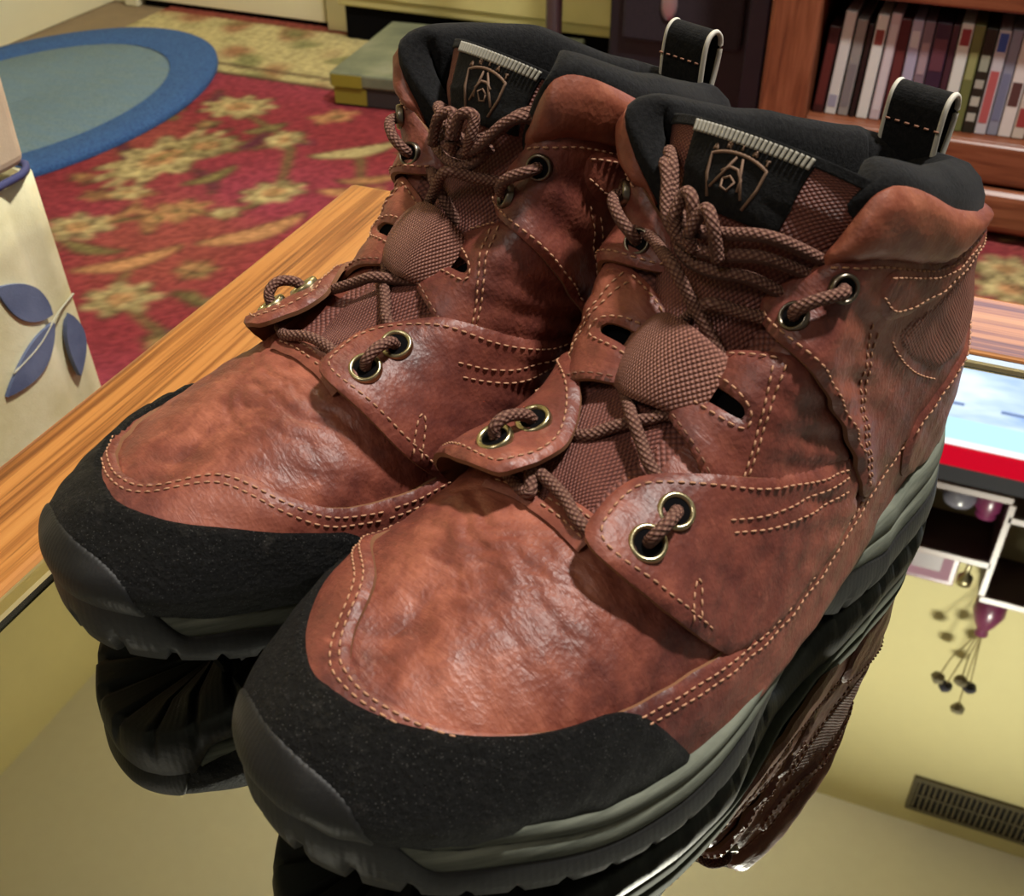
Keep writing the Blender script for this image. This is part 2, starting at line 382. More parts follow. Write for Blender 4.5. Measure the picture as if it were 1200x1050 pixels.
def table():
    x0, x1, y0, y1 = -.333, .72, -.42, .5555; w = .0555
    T = empty('coffee_table', ((x0 + x1) / 2, (y0 + y1) / 2, FZ + .0085)); tag(T, 'oak framed coffee table with an inset mirror glass top under the boots', 'table')
    off = Vector(T.location)
    def bx(n, lo, hi, m, bev): return boxmesh(n, Vector(lo) - off, Vector(hi) - off, m, T, bev, 3)
    bx('frame_rail', (x0, y0, -.055), (x0 + w, y1, .0012), M['oak_y'], .004); bx('frame_rail', (x1 - w, y0, -.055), (x1, y1, .0012), M['oak_y'], .004)
    bx('frame_rail', (x0 + w + .0003, y1 - w - .005, -.055), (x1 - w - .0003, y1, .0012), M['oak_x'], .004); bx('frame_rail', (x0 + w + .0003, y0, -.055), (x1 - w - .0003, y0 + w, .0012), M['oak_x'], .004)
    bx('glass_pane', (x0 + w + .012, y0 + w + .012, -.008), (x1 - w - .012, y1 - w - .017, 0), M['mirror'], 0)
    for lo, hi in (((x0 + w, y0 + w, -.008), (x0 + w + .0118, y1 - w - .005, .0022)), ((x1 - w - .0118, y0 + w, -.008), (x1 - w, y1 - w - .005, .0022)),
                   ((x0 + w + .012, y1 - w - .0168, -.008), (x1 - w - .012, y1 - w - .0052, .0022)), ((x0 + w + .012, y0 + w, -.008), (x1 - w - .012, y0 + w + .0118, .0022))):
        bx('metal_trim', lo, hi, M['bevel'], .0035)
    for x in (x0 + .004, x1 - .064):
        for y in (y0 + .004, y1 - .064): bx('leg', (x, y, FZ + .0086), (x + .06, y + .06, -.05), M['oak_y'], .006)
table()

# ------------------------------------------------------------------ furniture behind the table
def wood(name, c0, c1, c2, rough=.35, axis=(3, 3, 30)):
    t = NT(name); g = t.noise(t.mapping(t.coord(), axis), 3.2, 5, .6, .8)
    t.inp('Base Color', t.ramp(g, [(.3, c0), (.5, c1), (.72, c2)])); t.inp('Roughness', rough); t.inp('Specular IOR Level', .5); return t.m
M['cherry_v'] = wood('cherry_upright', sc(92, 48, 32), sc(122, 70, 46), sc(144, 88, 62), axis=(30, 30, 3))
M['cherry_h'] = wood('cherry_rail', sc(92, 48, 32), sc(122, 70, 46), sc(144, 88, 62), axis=(3, 30, 30))
M['dark_inside_wood'] = plain('dark_cabinet_back', (30, 18, 18), .8)

def media_cabinet():
    x0, x1, yf, yb, zt = -.255, 1.10, 1.525, 1.765, .26
    C = empty('media_cabinet', ((x0 + x1) / 2, (yf + yb) / 2, FZ + .009)); tag(C, 'cherry wood media cabinet with a shelf of disc cases below the television', 'cabinet'); off = Vector(C.location)
    def bx(n, lo, hi, m, bev=.004): return boxmesh(n, Vector(lo) - off, Vector(hi) - off, M[m], C, bev, 3)
    bx('side_panel', (x0, yf, FZ + .010), (x0 + .066, yb, zt), 'cherry_v', .008); bx('side_panel', (x1 - .066, yf, FZ + .010), (x1, yb, zt), 'cherry_v', .008)
    bx('divider', (.40, yf + .01, FZ + .05), (.45, yb, zt - .03), 'cherry_v'); bx('back_panel', (x0 + .02, yb - .012, FZ + .02), (x1 - .02, yb - .001, zt - .01), 'dark_inside_wood', .001)
    bx('cabinet_top', (x0 - .02, yf - .02, zt), (x1 + .02, yb + .005, zt + .028), 'cherry_h', .01)
    bx('shelf', (x0 + .066, yf + .012, -.300), (x1 - .066, yb - .013, -.281), 'cherry_h', .002); bx('shelf', (x0 + .066, yf + .004, -.118), (x1 - .066, yb - .013, -.096), 'cherry_h', .004)
    bx('shelf', (x0 + .066, yf + .004, .07), (x1 - .066, yb - .013, .092), 'cherry_h', .004)
    bx('shelf_rail', (x0 + .066, yf + .002, -.336), (x1 - .066, yf + .016, -.281), 'cherry_h', .006)
    bx('base_rail', (x0 - .004, yf - .012, FZ + .022), (x1 + .004, yf + .012, -.338), 'cherry_h', .012); bx('bottom_board', (x0 + .066, yf + .013, FZ + .03), (x1 - .066, yb - .013, -.37), 'dark_inside_wood', .002)
    for x in (x0 + .02, x1 - .06):
        bx('foot', (x, yf + .006, FZ + .0095), (x + .04, yf + .05, FZ + .03), 'dark_inside_wood', .003)
    # disc cases, left to right
    z0 = -.2808; x = x0 + .070; rng = random.Random(4)
    rows = [  # colour words, thickness, height, body, spine blocks (from, to, colour)
     ('dark maroon', .015, .118, (58, 26, 26), [(.1, .8, (92, 40, 36))]), ('tall plain white', .0150, .139, (206, 206, 204), [(.08, .2, (150, 150, 170))]),
     ('soft grey', .0140, .130, (142, 138, 136), [(.1, .55, (120, 116, 120))]), ('thin black', .0070, .126, (34, 24, 24), []),
     ('bright white', .0150, .139, (214, 216, 214), [(.72, .86, (130, 62, 58))]), ('pinkish white', .0135, .142, (190, 176, 184), [(.1, .9, (204, 196, 204))]),
     ('dark red', .0150, .136, (76, 30, 34), [(.2, .7, (96, 46, 46))]), ('lavender', .0145, .136, (168, 164, 190), [(.74, .9, (206, 206, 216))]),
     ('dusty mauve', .0140, .136, (122, 106, 120), [(.5, .8, (160, 140, 150))]), ('deep purple', .0200, .137, (52, 36, 56), [(.55, .85, (96, 58, 70))]),
     ('slim plum', .0090, .136, (66, 40, 50), []), ('white with a red cap', .0155, .139, (214, 218, 214), [(.80, .95, (140, 54, 60))]),
     ('olive green', .0135, .139, (104, 112, 66), [(.5, .75, (146, 150, 100))]), ('black with white lettering', .0150, .137, (34, 36, 28), [(.12, .2, (170, 170, 160)), (.27, .36, (176, 176, 164)), (.44, .52, (160, 160, 150)), (.60, .75, (150, 156, 140))]),
     ('white, red and blue', .0150, .136, (190, 188, 196), [(.12, .62, (176, 90, 92)), (.80, .97, (52, 84, 160))]), ('slate blue', .0135, .137, (136, 140, 158), [(.15, .6, (112, 118, 146))]),
     ('white with a red band', .0165, .140, (214, 208, 206), [(.30, .52, (86, 58, 56)), (.86, .97, (158, 70, 66))]), ('cream with brown letters', .0155, .137, (198, 188, 178), [(.45, .85, (142, 78, 62)), (.12, .30, (150, 60, 60))]),
     ('ochre', .0145, .137, (160, 130, 82), [(.2, .5, (110, 80, 50))]), ('pale blue', .0145, .136, (150, 166, 190), [(.6, .8, (80, 92, 130))]), ('charcoal', .0145, .138, (48, 46, 50), [(.3, .6, (120, 120, 120))])]
    for k, (word, th, h, body, blocks) in enumerate(rows):
        tilt = 0.
        r = empty('disc_case', (x + th / 2, yf + .030 + rng.uniform(0, .004), z0)); r.rotation_euler[1] = math.radians((2.6, 2.4, 2.3, 2.2, 1.8, 1.6)[k] if k < 6 else 0)
        hh = h; mat = plain('case_%s' % word.split()[0], body, .35, vary=.06)
        boxmesh('case_body', (-th / 2 + .0003, 0, .0002), (th / 2 - .0003, .125, hh), mat, r, .0016, 2)
        for a, b, c in blocks: boxmesh('spine_print', (-th / 2 + .0022, -.0004, a * hh), (th / 2 - .0022, .001, b * hh), plain('spine_ink', c, .4), r, 0)
        tag(r, '%s disc case, %s' % (word, 'leftmost on the cabinet shelf' if k == 0 else 'right of the %s one' % rows[k - 1][0]), 'disc case', 'disc cases on the cabinet shelf')
        x += th + (.0022 if k < 6 else .0006)
    return zt + .028
ZTV = media_cabinet()

def television(z0):
    x0, x1, y = -.02, 1.02, 1.60; zs0, zs1 = z0 + .055, .845
    T = empty('television', ((x0 + x1) / 2, y, z0)); tag(T, 'wide flat television with a lit pale blue screen and red banner on the cabinet', 'television'); off = Vector(T.location)
    blk = plain('black_plastic', (20, 18, 28), .6, spec=.15)
    def bx(n, lo, hi, m, p=None, bev=.003):
        return boxmesh(n, Vector(lo) - off, Vector(hi) - off, m, p or T, bev)
    bx('housing', (x0 - .03, y, z0 + .03), (x1 + .03, y + .05, zs1 + .038), blk, bev=.008)
    t = NT('lit_screen'); o = t.coord('Generated'); n = t.noise(t.mapping(o, (3, 1, 6)), 2, 3)
    c = t.ramp(n, [(.35, sc(150, 176, 236)), (.6, sc(214, 228, 250))]); t.inp('Base Color', (0, 0, 0, 1)); t.inp('Emission Color', c); t.inp('Emission Strength', TV_POWER); t.inp('Roughness', .6); t.inp('Specular IOR Level', 0.)
    scr = bx('screen', (x0, y - .003, zs0), (x1, y - .0005, zs1), t.m, bev=0)
    def em(name, col, k):
        q = NT(name); q.inp('Base Color', (0, 0, 0, 1)); q.inp('Emission Color', sc(*col)); q.inp('Emission Strength', TV_POWER * k); q.inp('Roughness', .6); q.inp('Specular IOR Level', 0.); return q.m
    bx('screen_banner', (x0, y - .0042, .803), (x1, y - .0032, zs1 - .0006), em('red_banner', (222, 14, 44), .60), scr, 0)
    bx('screen_line', (x0, y - .0042, .792), (x1, y - .0032, .8028), em('white_line', (236, 244, 252), 1.), scr, 0)
    bx('screen_band', (x0, y - .0042, .752), (x1, y - .0032, .7918), em('cyan_band', (180, 226, 236), .95), scr, 0)
    for k in range(7): bx('screen_caption', (x0 + .06 + .135 * k, y - .0042, .722), (x0 + .14 + .135 * k, y - .0032, .727), em('caption', (120, 140, 190), .8), scr, 0)
    bx('stand_neck', (.44, y + .005, z0 + .012), (.56, y + .045, z0 + .04), blk); bx('stand_foot', (.30, y - .07, z0 + .0005), (.70, y + .12, z0 + .014), blk, bev=.005)
TV_POWER = 2.7
television(ZTV)

# ---- stepped wall shelf above the television with what stands on it
M['shelf_wood'] = wood('pinkish_shelf_edge', sc(70, 40, 34), sc(90, 56, 47), sc(104, 68, 58))
M['shelf_dark'] = plain('dark_shelf_board', (58, 34, 40), .6, vary=.1)
def wall_shelf():
    yf, yb = 1.655, YTV - .001
    S = empty('wall_shelf', (.40, yb, .93)); tag(S, 'stepped open wall shelf of dark boards above the television', 'shelf'); off = Vector(S.location)
    def bx(n, lo, hi, m='shelf_dark', bev=.002, p=None): return boxmesh(n, Vector(lo) - off, Vector(hi) - off, M[m], p or S, bev)
    def board(x0, x1, z):
        b = bx('board', (x0, yf + .006, z), (x1, yb, z + .014)); bx('edge_strip', (x0, yf, z), (x1, yf + .0058, z + .014), 'shelf_wood', .001, b)
    board(.045, .245, .925); board(.045, .245, 1.075); board(.245, .62, .965); board(.245, .62, 1.155)
    for x, za, zb in ((.100, .94, 1.074), (.240, .94, 1.154), (.42, .98, 1.154), (.60, .98, 1.154)):
        b = bx('upright', (x, yf + .006, za), (x + .012, yb, zb)); bx('edge_strip', (x, yf, za), (x + .012, yf + .0058, zb), 'shelf_wood', .001, b)
wall_shelf()
M['grey_glass'] = plain('grey_pottery', (110, 108, 120), .25); M['plum'] = plain('plum_glaze', (104, 40, 74), .3, vary=.15); M['stem'] = plain('dry_stem', (120, 104, 60), .8)
M['charcoal'] = plain('dried_bloom', (46, 44, 56), .8); M['khaki'] = plain('khaki_bloom', (110, 102, 78), .8); M['pink'] = plain('pink_mat', (130, 76, 104), .6); M['photo'] = plain('photo_print', (92, 70, 80), .4, vary=.4)
o = lathe('pottery_bowl', [(.016, 0), (.018, .004), (.026, .02), (.030, .040), (.026, .052), (.022, .054), (.024, .045), (.014, .01)], M['grey_glass'], n=24, loc=(.165, 1.705, .9392)); tag(o, 'small grey pottery bowl inside the lower left shelf cell', 'bowl')
o = lathe('pottery_jar', [(.018, 0), (.024, .01), (.024, .05), (.016, .06), (.018, .07), (.012, .07), (.012, .02)], M['plum'], n=24, loc=(.215, 1.705, .9392)); tag(o, 'small plum jar beside the grey bowl on the shelf', 'jar')
o = lathe('pottery_jar', [(.02, 0), (.034, .02), (.034, .06), (.02, .09), (.024, .10), (.016, .10), (.014, .02)], M['grey_glass'], n=24, loc=(.34, 1.70, .9792)); tag(o, 'grey jar in the right shelf cell under the plum vase', 'jar')
P = empty('picture_frame', (.145, 1.70, 1.0892)); tag(P, 'pink picture frame standing on the left shelf top', 'picture')
boxmesh('frame', (-.055, 0, 0), (.055, .012, .10), M['plum'], P, .002); boxmesh('mat_board', (-.045, -.001, .012), (.045, .001, .09), M['pink'], P, 0); boxmesh('photo', (-.026, -.002, .03), (.026, -.0008, .07), M['photo'], P, 0)
o = lathe('candle_holder', [(.02, 0), (.02, .004), (.005, .01), (.005, .05), (.014, .06), (.014, .075), (.010, .075), (.010, .06)], M['brass'], n=18, loc=(.215, 1.69, 1.0892)); tag(o, 'small brass candle holder beside the pink picture frame', 'candle holder')
V = empty('flower_vase', (.275, 1.70, 1.1692)); tag(V, 'tall plum vase of dried flowers on the shelf top', 'vase')
lathe('vase', [(.014, 0), (.018, .004), (.028, .03), (.030, .055), (.020, .085), (.010, .105), (.013, .115), (.008, .114), (.008, .04)], M['plum'], V, 24)
rr = random.Random(2)
for k, (dx, dz, mm) in enumerate(((-.030, .27, 'charcoal'), (.012, .25, 'charcoal'), (.004, .31, 'khaki'), (-.05, .235, 'khaki'), (-.01, .22, 'khaki'))):
    p = catmull([(0, 0, .07), (dx * .3, -.004, .14), (dx * .7, -.008, dz * .8), (dx, -.01 - .006 * k, dz)], 6); v, f, _ = tube(p, .0014, 6); sm = link('flower_stem', v, f, M['stem'], V)
    bm = bmesh.new(); bmesh.ops.create_icosphere(bm, subdivisions=2, radius=.012)
    for q in bm.verts: q.co *= 1 + .3 * rr.random(); q.co.z *= .75
    me = bpy.data.meshes.new('bloom'); bm.to_mesh(me); bm.free(); me.materials.append(M[mm]); b = bpy.data.objects.new('bloom', me); COL.objects.link(b); b.parent = sm; b.location = p[-1]
V = empty('reed_bundle', (.075, 1.70, 1.0892)); tag(V, 'few slanting reeds in a slim holder at the left end of the shelf', 'reeds')
lathe('holder', [(.012, 0), (.014, .01), (.012, .05), (.009, .05), (.009, .012)], M['plum'], V, 16)
for dx, dz in ((-.03, .12), (-.045, .10), (-.012, .14)):
    v, f, _ = tube(catmull([(0, 0, .015), (dx * .5, 0, dz * .55), (dx, -.004, dz)], 5), .0022, 6); link('reed', v, f, M['stem'], V)

# ---- air vent high on the wall
def vent():
    x0, x1, za, zb = .262, .66, 1.832, 1.945; y = YTV
    m1 = plain('vent_metal', (88, 80, 58), .5); m2 = plain('vent_slat_metal', (96, 88, 64), .5)
    Vt = empty('wall_vent', ((x0 + x1) / 2, y, za)); tag(Vt, 'dull metal air vent grille high on the wall near the ceiling', 'vent'); off = Vector(Vt.location)
    bx = lambda n, lo, hi, m, bev=.001: boxmesh(n, Vector(lo) - off, Vector(hi) - off, m, Vt, bev)
    bx('vent_back', (x0, y - .003, za), (x1, y - .0005, zb), plain('vent_dark', (26, 22, 20), .9), 0)
    for lo, hi in (((x0, y - .010, za), (x1, y - .003, za + .010)), ((x0, y - .010, zb - .010), (x1, y - .003, zb)), ((x0, y - .010, za + .010), (x0 + .010, y - .003, zb - .010)), ((x1 - .010, y - .010, za + .010), (x1, y - .003, zb - .010)), ((x0 + .010, y - .009, (za + zb) / 2 - .003), (x1 - .010, y - .003, (za + zb) / 2 + .003))): bx('vent_frame', lo, hi, m1)
    sl = bx('slat', (x0 + .012, y - .008, za + .0102), (x0 + .0165, y - .003, zb - .0102), m2, 0); n = int((x1 - x0 - .03) / .0125)
    for k in range(1, n): c = sl.copy(); COL.objects.link(c); c.location.x = .0125 * k
vent()

# ---- slip-covered armchair at the left, only a corner of it in view
def armchair():
    x1, y1 = -.60, .568; x0, y0 = -1.12, -.10
    A = empty('armchair', ((x0 + x1) / 2, (y0 + y1) / 2, FZ + .0085)); tag(A, 'armchair corner in a cream slipcover printed with blue leaves, left of the table', 'chair'); off = Vector(A.location)
    def cloth(name, c0, c1):
        t = NT(name); n = t.noise(t.coord(), 16, 4); f = t.noise(t.coord(), 900, 2)
        t.inp('Base Color', t.ramp(n, [(.35, c0), (.65, c1)])); t.inp('Roughness', .9); t.inp('Specular IOR Level', .15); t.inp('Normal', t.bump(f, .4, .0008, t.bump(n, .3, .006))); return t.m
    cream, blush = cloth('cream_slipcover', sc(214, 206, 160), sc(238, 233, 196)), cloth('blush_cushion', sc(206, 186, 158), sc(224, 206, 176))
    blue, navy = cloth('blue_leaf_print', sc(84, 94, 124), sc(112, 122, 150)), plain('navy_piping', (62, 66, 110), .8); pale = cloth('pale_vein', sc(186, 184, 160), sc(200, 198, 176))
    bx = lambda n, lo, hi, m, bev, p=None: boxmesh(n, Vector(lo) - off, Vector(hi) - off, m, p or A, bev, 4)
    # skirt: a wavy sheet of cloth round the seat, open pleat near the corner
    pts = []
    for y in np.linspace(y0, y1 - .004, 60): pts.append((x1 + .0015 * math.sin(y * 37) * (1 - math.exp(-((y - y1) / .1) ** 2)) + (-.006 if .535 < y < .545 else 0), y))
    for x in np.linspace(x1 - .006, x0, 50): pts.append((x, y1 + .003 * math.sin(x * 41)))
    for y in np.linspace(y1, y0, 40)[1:]: pts.append((x0, y))
    for x in np.linspace(x0, x1, 40)[1:-1]: pts.append((x, y0))
    zs = np.linspace(FZ + .012, -.040, 9); n = len(pts); Vv, Ff = [], []; cx, cy = (x0 + x1) / 2, (y0 + y1) / 2
    for z in zs:
        k = (z + .04) / (FZ + .04)
        for x, y in pts: Vv.append((cx + (x - cx) * (1 + .050 * k) - off.x, cy + (y - cy) * (1 + .020 * k) - off.y, z - off.z))
    for i in range(len(zs) - 1):
        for k in range(n): Ff.append((i * n + k, i * n + (k + 1) % n, (i + 1) * n + (k + 1) % n, (i + 1) * n + k))
    Ff.append(tuple((len(zs) - 1) * n + k for k in range(n)))
    sk = link('skirt', Vv, Ff, cream, A)
    bx('seat_cushion', (x0 + .1, y0 + .01, -.034), (x1 - .001, y1 - .003, .085), blush, .009)
    pp = [(x1 + .001, y, -.037) for y in np.linspace(y0 + .05, y1 - .016, 12)] + [(x1 - .003, y1 - .006, -.037), (x1 - .010, y1 + .001, -.037)] + [(x, y1 + .002, -.037) for x in np.linspace(x1 - .024, x0 + .02, 10)]
    v, f, _ = tube(np.array(pp) - np.array(off), .0028, 10); link('piping', v, f, navy, A)
    bx('backrest', (x0 - .08, y0, -.03), (x0 + .098, y1 - .004, .46), cream, .03)
    for x in (x0 + .03, x1 - .07):
        for y in (y0 + .03, y1 - .07): bx('leg', (x, y, FZ + .0086), (x + .035, y + .035, FZ + .06), M['dark_inside_wood'], .002)
    # leaf prints lie in the weave of the skirt
    def xs(z): return cx + (x1 - cx) * (1 + .050 * (z + .04) / (FZ + .04)) + .0016
    def leafp(p0, p1, w, bend=0.):
        p0, p1 = np.array(p0), np.array(p1); d = p1 - p0; L = np.linalg.norm(d); d /= L; nn = np.array([-d[1], d[0]]); up, lo = [], []
        for t in np.linspace(0, 1, 13):
            h = w * math.sin(math.pi * t) ** .8 * (1.15 - .4 * t); c = p0 + d * L * t + nn * bend * math.sin(math.pi * t); up.append(c + nn * h); lo.append(c - nn * h)
        P2 = up + lo[1:-1][::-1]; Vq = [(xs(z) - off.x + .0007, y - off.y, z - off.z) for y, z in P2]; Vb = [(a - .004, b, c) for a, b, c in Vq]; k = len(Vq)
        q = link('leaf_print', Vq + Vb, [tuple(range(k))] + [(i, k + i, k + (i + 1) % k, (i + 1) % k) for i in range(k)], blue, sk, False)
    def dn(px, pz): return (px, pz)
    leafp((.541, -.143), (.500, -.100), .0135); leafp((.540, -.150), (.478, -.178), .0125, .004); leafp((.556, -.150), (.549, -.203), .010, .003)
    leafp((.44, -.12), (.40, -.17), .014); leafp((.40, -.22), (.45, -.26), .014); leafp((.30, -.10), (.33, -.16), .014); leafp((.50, -.27), (.53, -.33), .013)
    stem = lambda a: link('stem_print', *tube(np.array([(xs(z) - off.x + .0004, y - off.y, z - off.z) for y, z in catmull(a, 6)]), .0008, 6)[:2], pale, sk)
    stem([(.566, -.138), (.545, -.145), (.52, -.158), (.49, -.165)])
armchair()

# ---- flat box on the carpet, floor lamp pole, cream chest, dark loudspeaker
def storage_box():
    B = empty('storage_box', (-.83, 1.80, FZ + .0088), math.radians(6)); tag(B, 'flat grey-green cardboard box with a yellow label on the carpet edge', 'box')
    card = NT('printed_card'); n = card.noise(card.coord(), 14, 4); card.inp('Base Color', card.ramp(n, [(.3, sc(84, 92, 78)), (.55, sc(114, 120, 98)), (.75, sc(136, 138, 118))])); card.inp('Roughness', .6)
    dk = plain('dark_box_side', (44, 40, 42), .7)
    boxmesh('tray', (-.185, -.145, 0), (.185, .145, .034), dk, B, .003); boxmesh('lid', (-.19, -.15, .034), (.19, .15, .058), card.m, B, .004)
    boxmesh('side_label', (-.186, -.1508, .0345), (-.13, -.149, .055), plain('yellow_label', (138, 128, 40), .6), B, 0)
    boxmesh('side_label', (-.184, -.1462, .004), (-.125, -.144, .032), plain('yellow_label_low', (130, 120, 38), .6), B, 0)
    lathe('lid_sticker', [(.045, 0), (.045, .0008)], plain('pink_sticker', (182, 150, 146), .5), B, 28, (-.075, .075, .0576))
    boxmesh('lid_print', (.0, .05, .0576), (.07, .09, .0586), plain('pale_print', (168, 172, 150), .5), B, 0)
storage_box()
def tubewall(name, prof, mat, parent, n):
    pts = [(r * math.cos(2 * math.pi * k / n), r * math.sin(2 * math.pi * k / n), z) for r, z in prof for k in range(n)]; m = len(prof)
    return link(name, pts, [(i * n + k, i * n + (k + 1) % n, (i + 1) % m * n + (k + 1) % n, (i + 1) % m * n + k) for i in range(m) for k in range(n)], mat, parent)
def floor_lamp():
    Lp = empty('floor_lamp', (-.60, 1.64, FZ + .0088)); tag(Lp, 'brushed steel pole of a floor lamp standing by the flat box', 'lamp')
    st = plain('brushed_steel', (128, 128, 134), .4, .35)
    lathe('base', [(.11, 0), (.11, .012), (.10, .018), (.02, .022)], st, Lp, 32)
    lathe('pole', [(.0125, .02), (.0125, 1.42)], st, Lp, 20)
    l = bpy.data.lights.new('lamp_bulb', 'POINT'); l.energy = 24; l.color = (1, .92, .78); l.shadow_soft_size = .03; lo = bpy.data.objects.new('lamp_bulb', l); COL.objects.link(lo); lo.parent = Lp; lo.location = (0, 0, 1.52)  # point light added out of view to brighten the ceiling
    tubewall('shade', [(.188, 1.40), (.191, 1.40), (.166, 1.60), (.163, 1.60)], plain('cream_shade', (214, 200, 160), .8), Lp, 32)  # unseen shade, made wide to let light up to the ceiling
floor_lamp()
def chest():
    Ch = empty('low_chest', (-.80, 1.99, FZ + .0088)); tag(Ch, 'cream painted low chest on dark feet behind the flat box', 'chest'); pnt = plain('cream_chest_paint', (200, 190, 130), .5, vary=.05)
    boxmesh('body', (-.37, -.03, .065), (.37, .044, .62), pnt, Ch, .004); boxmesh('plinth', (-.36, -.018, .0005), (.36, .04, .0645), M['black_void'], Ch, 0)  # black block painted as the shade beneath the chest
    for k in range(2):
        dr = boxmesh('drawer', (-.36, -.036, .085 + .265 * k), (.36, -.0302, .335 + .265 * k), pnt, Ch, .003)
        for x in (-.2, .2): lathe('knob', [(.006, 0), (.014, .012), (.010, .022)], M['brass'], dr, 16, (x, -.05, .21 + .265 * k))
chest()
def loudspeaker():
    Sp = empty('loudspeaker', (-.405, 1.70, FZ + .0088)); tag(Sp, 'dark floor loudspeaker with a fabric grille beside the cherry cabinet', 'speaker')
    blk = plain('black_veneer', (22, 20, 30), .5); gr = fuzz_mat('purple_grey_grille', sc(34, 28, 34), sc(58, 48, 56), .1)
    boxmesh('cabinet_body', (-.125, 0, 0), (.125, .2, .62), blk, Sp, .004); boxmesh('grille', (-.10, -.014, .155), (.085, 0, .60), gr, Sp, .005)
    boxmesh('side_strip', (.092, -.012, .01), (.122, 0, .61), plain('slate_strip', (40, 40, 58), .4), Sp, .003)
    o = lathe('badge', [(.016, 0), (.016, .003), (.010, .005)], plain('pearl_badge', (178, 160, 166), .25, .6), Sp, 24, (-.028, -.014, .215)); o.rotation_euler[0] = math.radians(90); o.scale = (.8, 1.5, 1)
loudspeaker()

# ------------------------------------------------------------------ the boots
# One half of the upper: a row per station from toe to heel, each row runs from the welt up to the crest.
# Boot frame: u from toe to heel, v sideways (outer side positive), w up.
LAT = np.array([
 [[.004,0,.040],[.001,0,.049],[.010,0,.058],[.026,0,.063],[.048,0,.066]],
 [[.010,.022,.038],[.008,.024,.048],[.019,.020,.057],[.034,.011,.064],[.055,0,.068]],
 [[.030,.0415,.033],[.030,.043,.045],[.040,.035,.058],[.051,.018,.068],[.066,0,.072]],
 [[.062,.056,.028],[.063,.0555,.042],[.069,.045,.060],[.076,.024,.073],[.084,0,.078]],
 [[.098,.062,.025],[.099,.0595,.042],[.104,.046,.065],[.108,.026,.0805],[.111,0,.083]],
 [[.133,.062,.025],[.134,.057,.046],[.138,.044,.073],[.140,.027,.094],[.143,0,.0965]],
 [[.164,.058,.026],[.164,.052,.055],[.165,.042,.088],[.166,.033,.117],[.178,.006,.120]],
 [[.196,.052,.029],[.195,.047,.062],[.192,.040,.098],[.191,.037,.132],[.190,.035,.160]],
 [[.231,.044,.033],[.231,.043,.061],[.231,.040,.089],[.231,.039,.117],[.231,.040,.143]],
 [[.265,.037,.036],[.266,.037,.061],[.266,.036,.086],[.262,.034,.110],[.261,.034,.131]],
 [[.290,.022,.038],[.294,.023,.060],[.291,.022,.084],[.284,.022,.106],[.279,.025,.125]],
 [[.299,0,.038],[.304,0,.060],[.300,0,.083],[.292,0,.104],[.289,0,.121]]])
MED = LAT * np.array([1, -.88, 1])
MED[5,:2,1] = [-.049,-.047]; MED[6,:2,1] = [-.043,-.042]; MED[7,0,1] = -.039; MED[8,0,1] = -.036
MED[5,:2,2] = [.028,.048]; MED[6,:2,2] = [.032,.059]; MED[7,:2,2] = [.036,.066]
MED[6,2:4,1] = [-.041,-.034]
MED[7,1:,1] = [-.040,-.041,-.043,-.046]; MED[7,4] = [.182,-.046,.161]
MED[8,1:,1] = [-.037,-.038,-.040,-.043]
for T_, g_ in ((LAT, 1), (MED, -1)):                 # room for the layers sewn on top
    T_[0, :3, 0] += [.0042, .0042, .003]; T_[1, :3, 0] += [.003, .003, .002]; T_[1, :3, 1] -= g_ * np.array([.0030, .0030, .0020])
    T_[2, :3, 1] -= g_ * np.array([.0040, .0040, .0025]); T_[3, :3, 1] -= g_ * np.array([.0026, .0024, .0012]); T_[4:9, :3, 1] -= g_ * np.array([.0014, .0016, .0012])
MED[2, :2, 1] += [.0040, .0020]; MED[3, :2, 1] += [.0064, .0036]; MED[4, :2, 1] += [.0064, .0036]; MED[5, :2, 1] += [.0030, .0010]
LATR, MEDR = LAT.copy(), MED.copy()
LATR[7,3:] = [[.183,.045,.135],[.178,.050,.158]]; LATR[8,4] = [.225,.046,.150]
MEDR[7,2:] = [[.189,-.039,.099],[.182,-.036,.135],[.176,-.033,.169]]; MEDR[8,3:] = [[.224,-.039,.120],[.219,-.040,.150]]; MEDR[6,3] = [.162,-.031,.119]

def half(T, a, b):
    m = np.array([1, -1, 1.]); E_ = np.concatenate([T[1:2] * m, T, T[-2:-1] * m], 0)
    a = np.clip(a, 0, 11 - 1e-9); i = np.floor(a).astype(int); f = (a - i)[:, None, None]
    p0, p1, p2, p3 = E_[i], E_[i + 1], E_[i + 2], E_[i + 3]
    R = .5 * (2 * p1 + (-p0 + p2) * f + (2 * p0 - 5 * p1 + 4 * p2 - p3) * f ** 2 + (-p0 + 3 * p1 - 3 * p2 + p3) * f ** 3)
    ridge = np.clip(6.4 - a, 0, 1)[:, None]
    gq = R[:, 3] * m * ridge + (2 * R[:, 4] - R[:, 3]) * (1 - ridge)
    RR = np.concatenate([(2 * R[:, 0] - R[:, 1])[:, None], R, gq[:, None]], 1)
    t = np.clip(b * 4, 0, 4 - 1e-9); i = np.floor(t).astype(int); f = (t - i)[:, None]; k = np.arange(len(t))
    p0, p1, p2, p3 = RR[k, i], RR[k, i + 1], RR[k, i + 2], RR[k, i + 3]
    return .5 * (2 * p1 + (-p0 + p2) * f + (2 * p0 - 5 * p1 + 4 * p2 - p3) * f ** 2 + (-p0 + 3 * p1 - 3 * p2 + p3) * f ** 3)

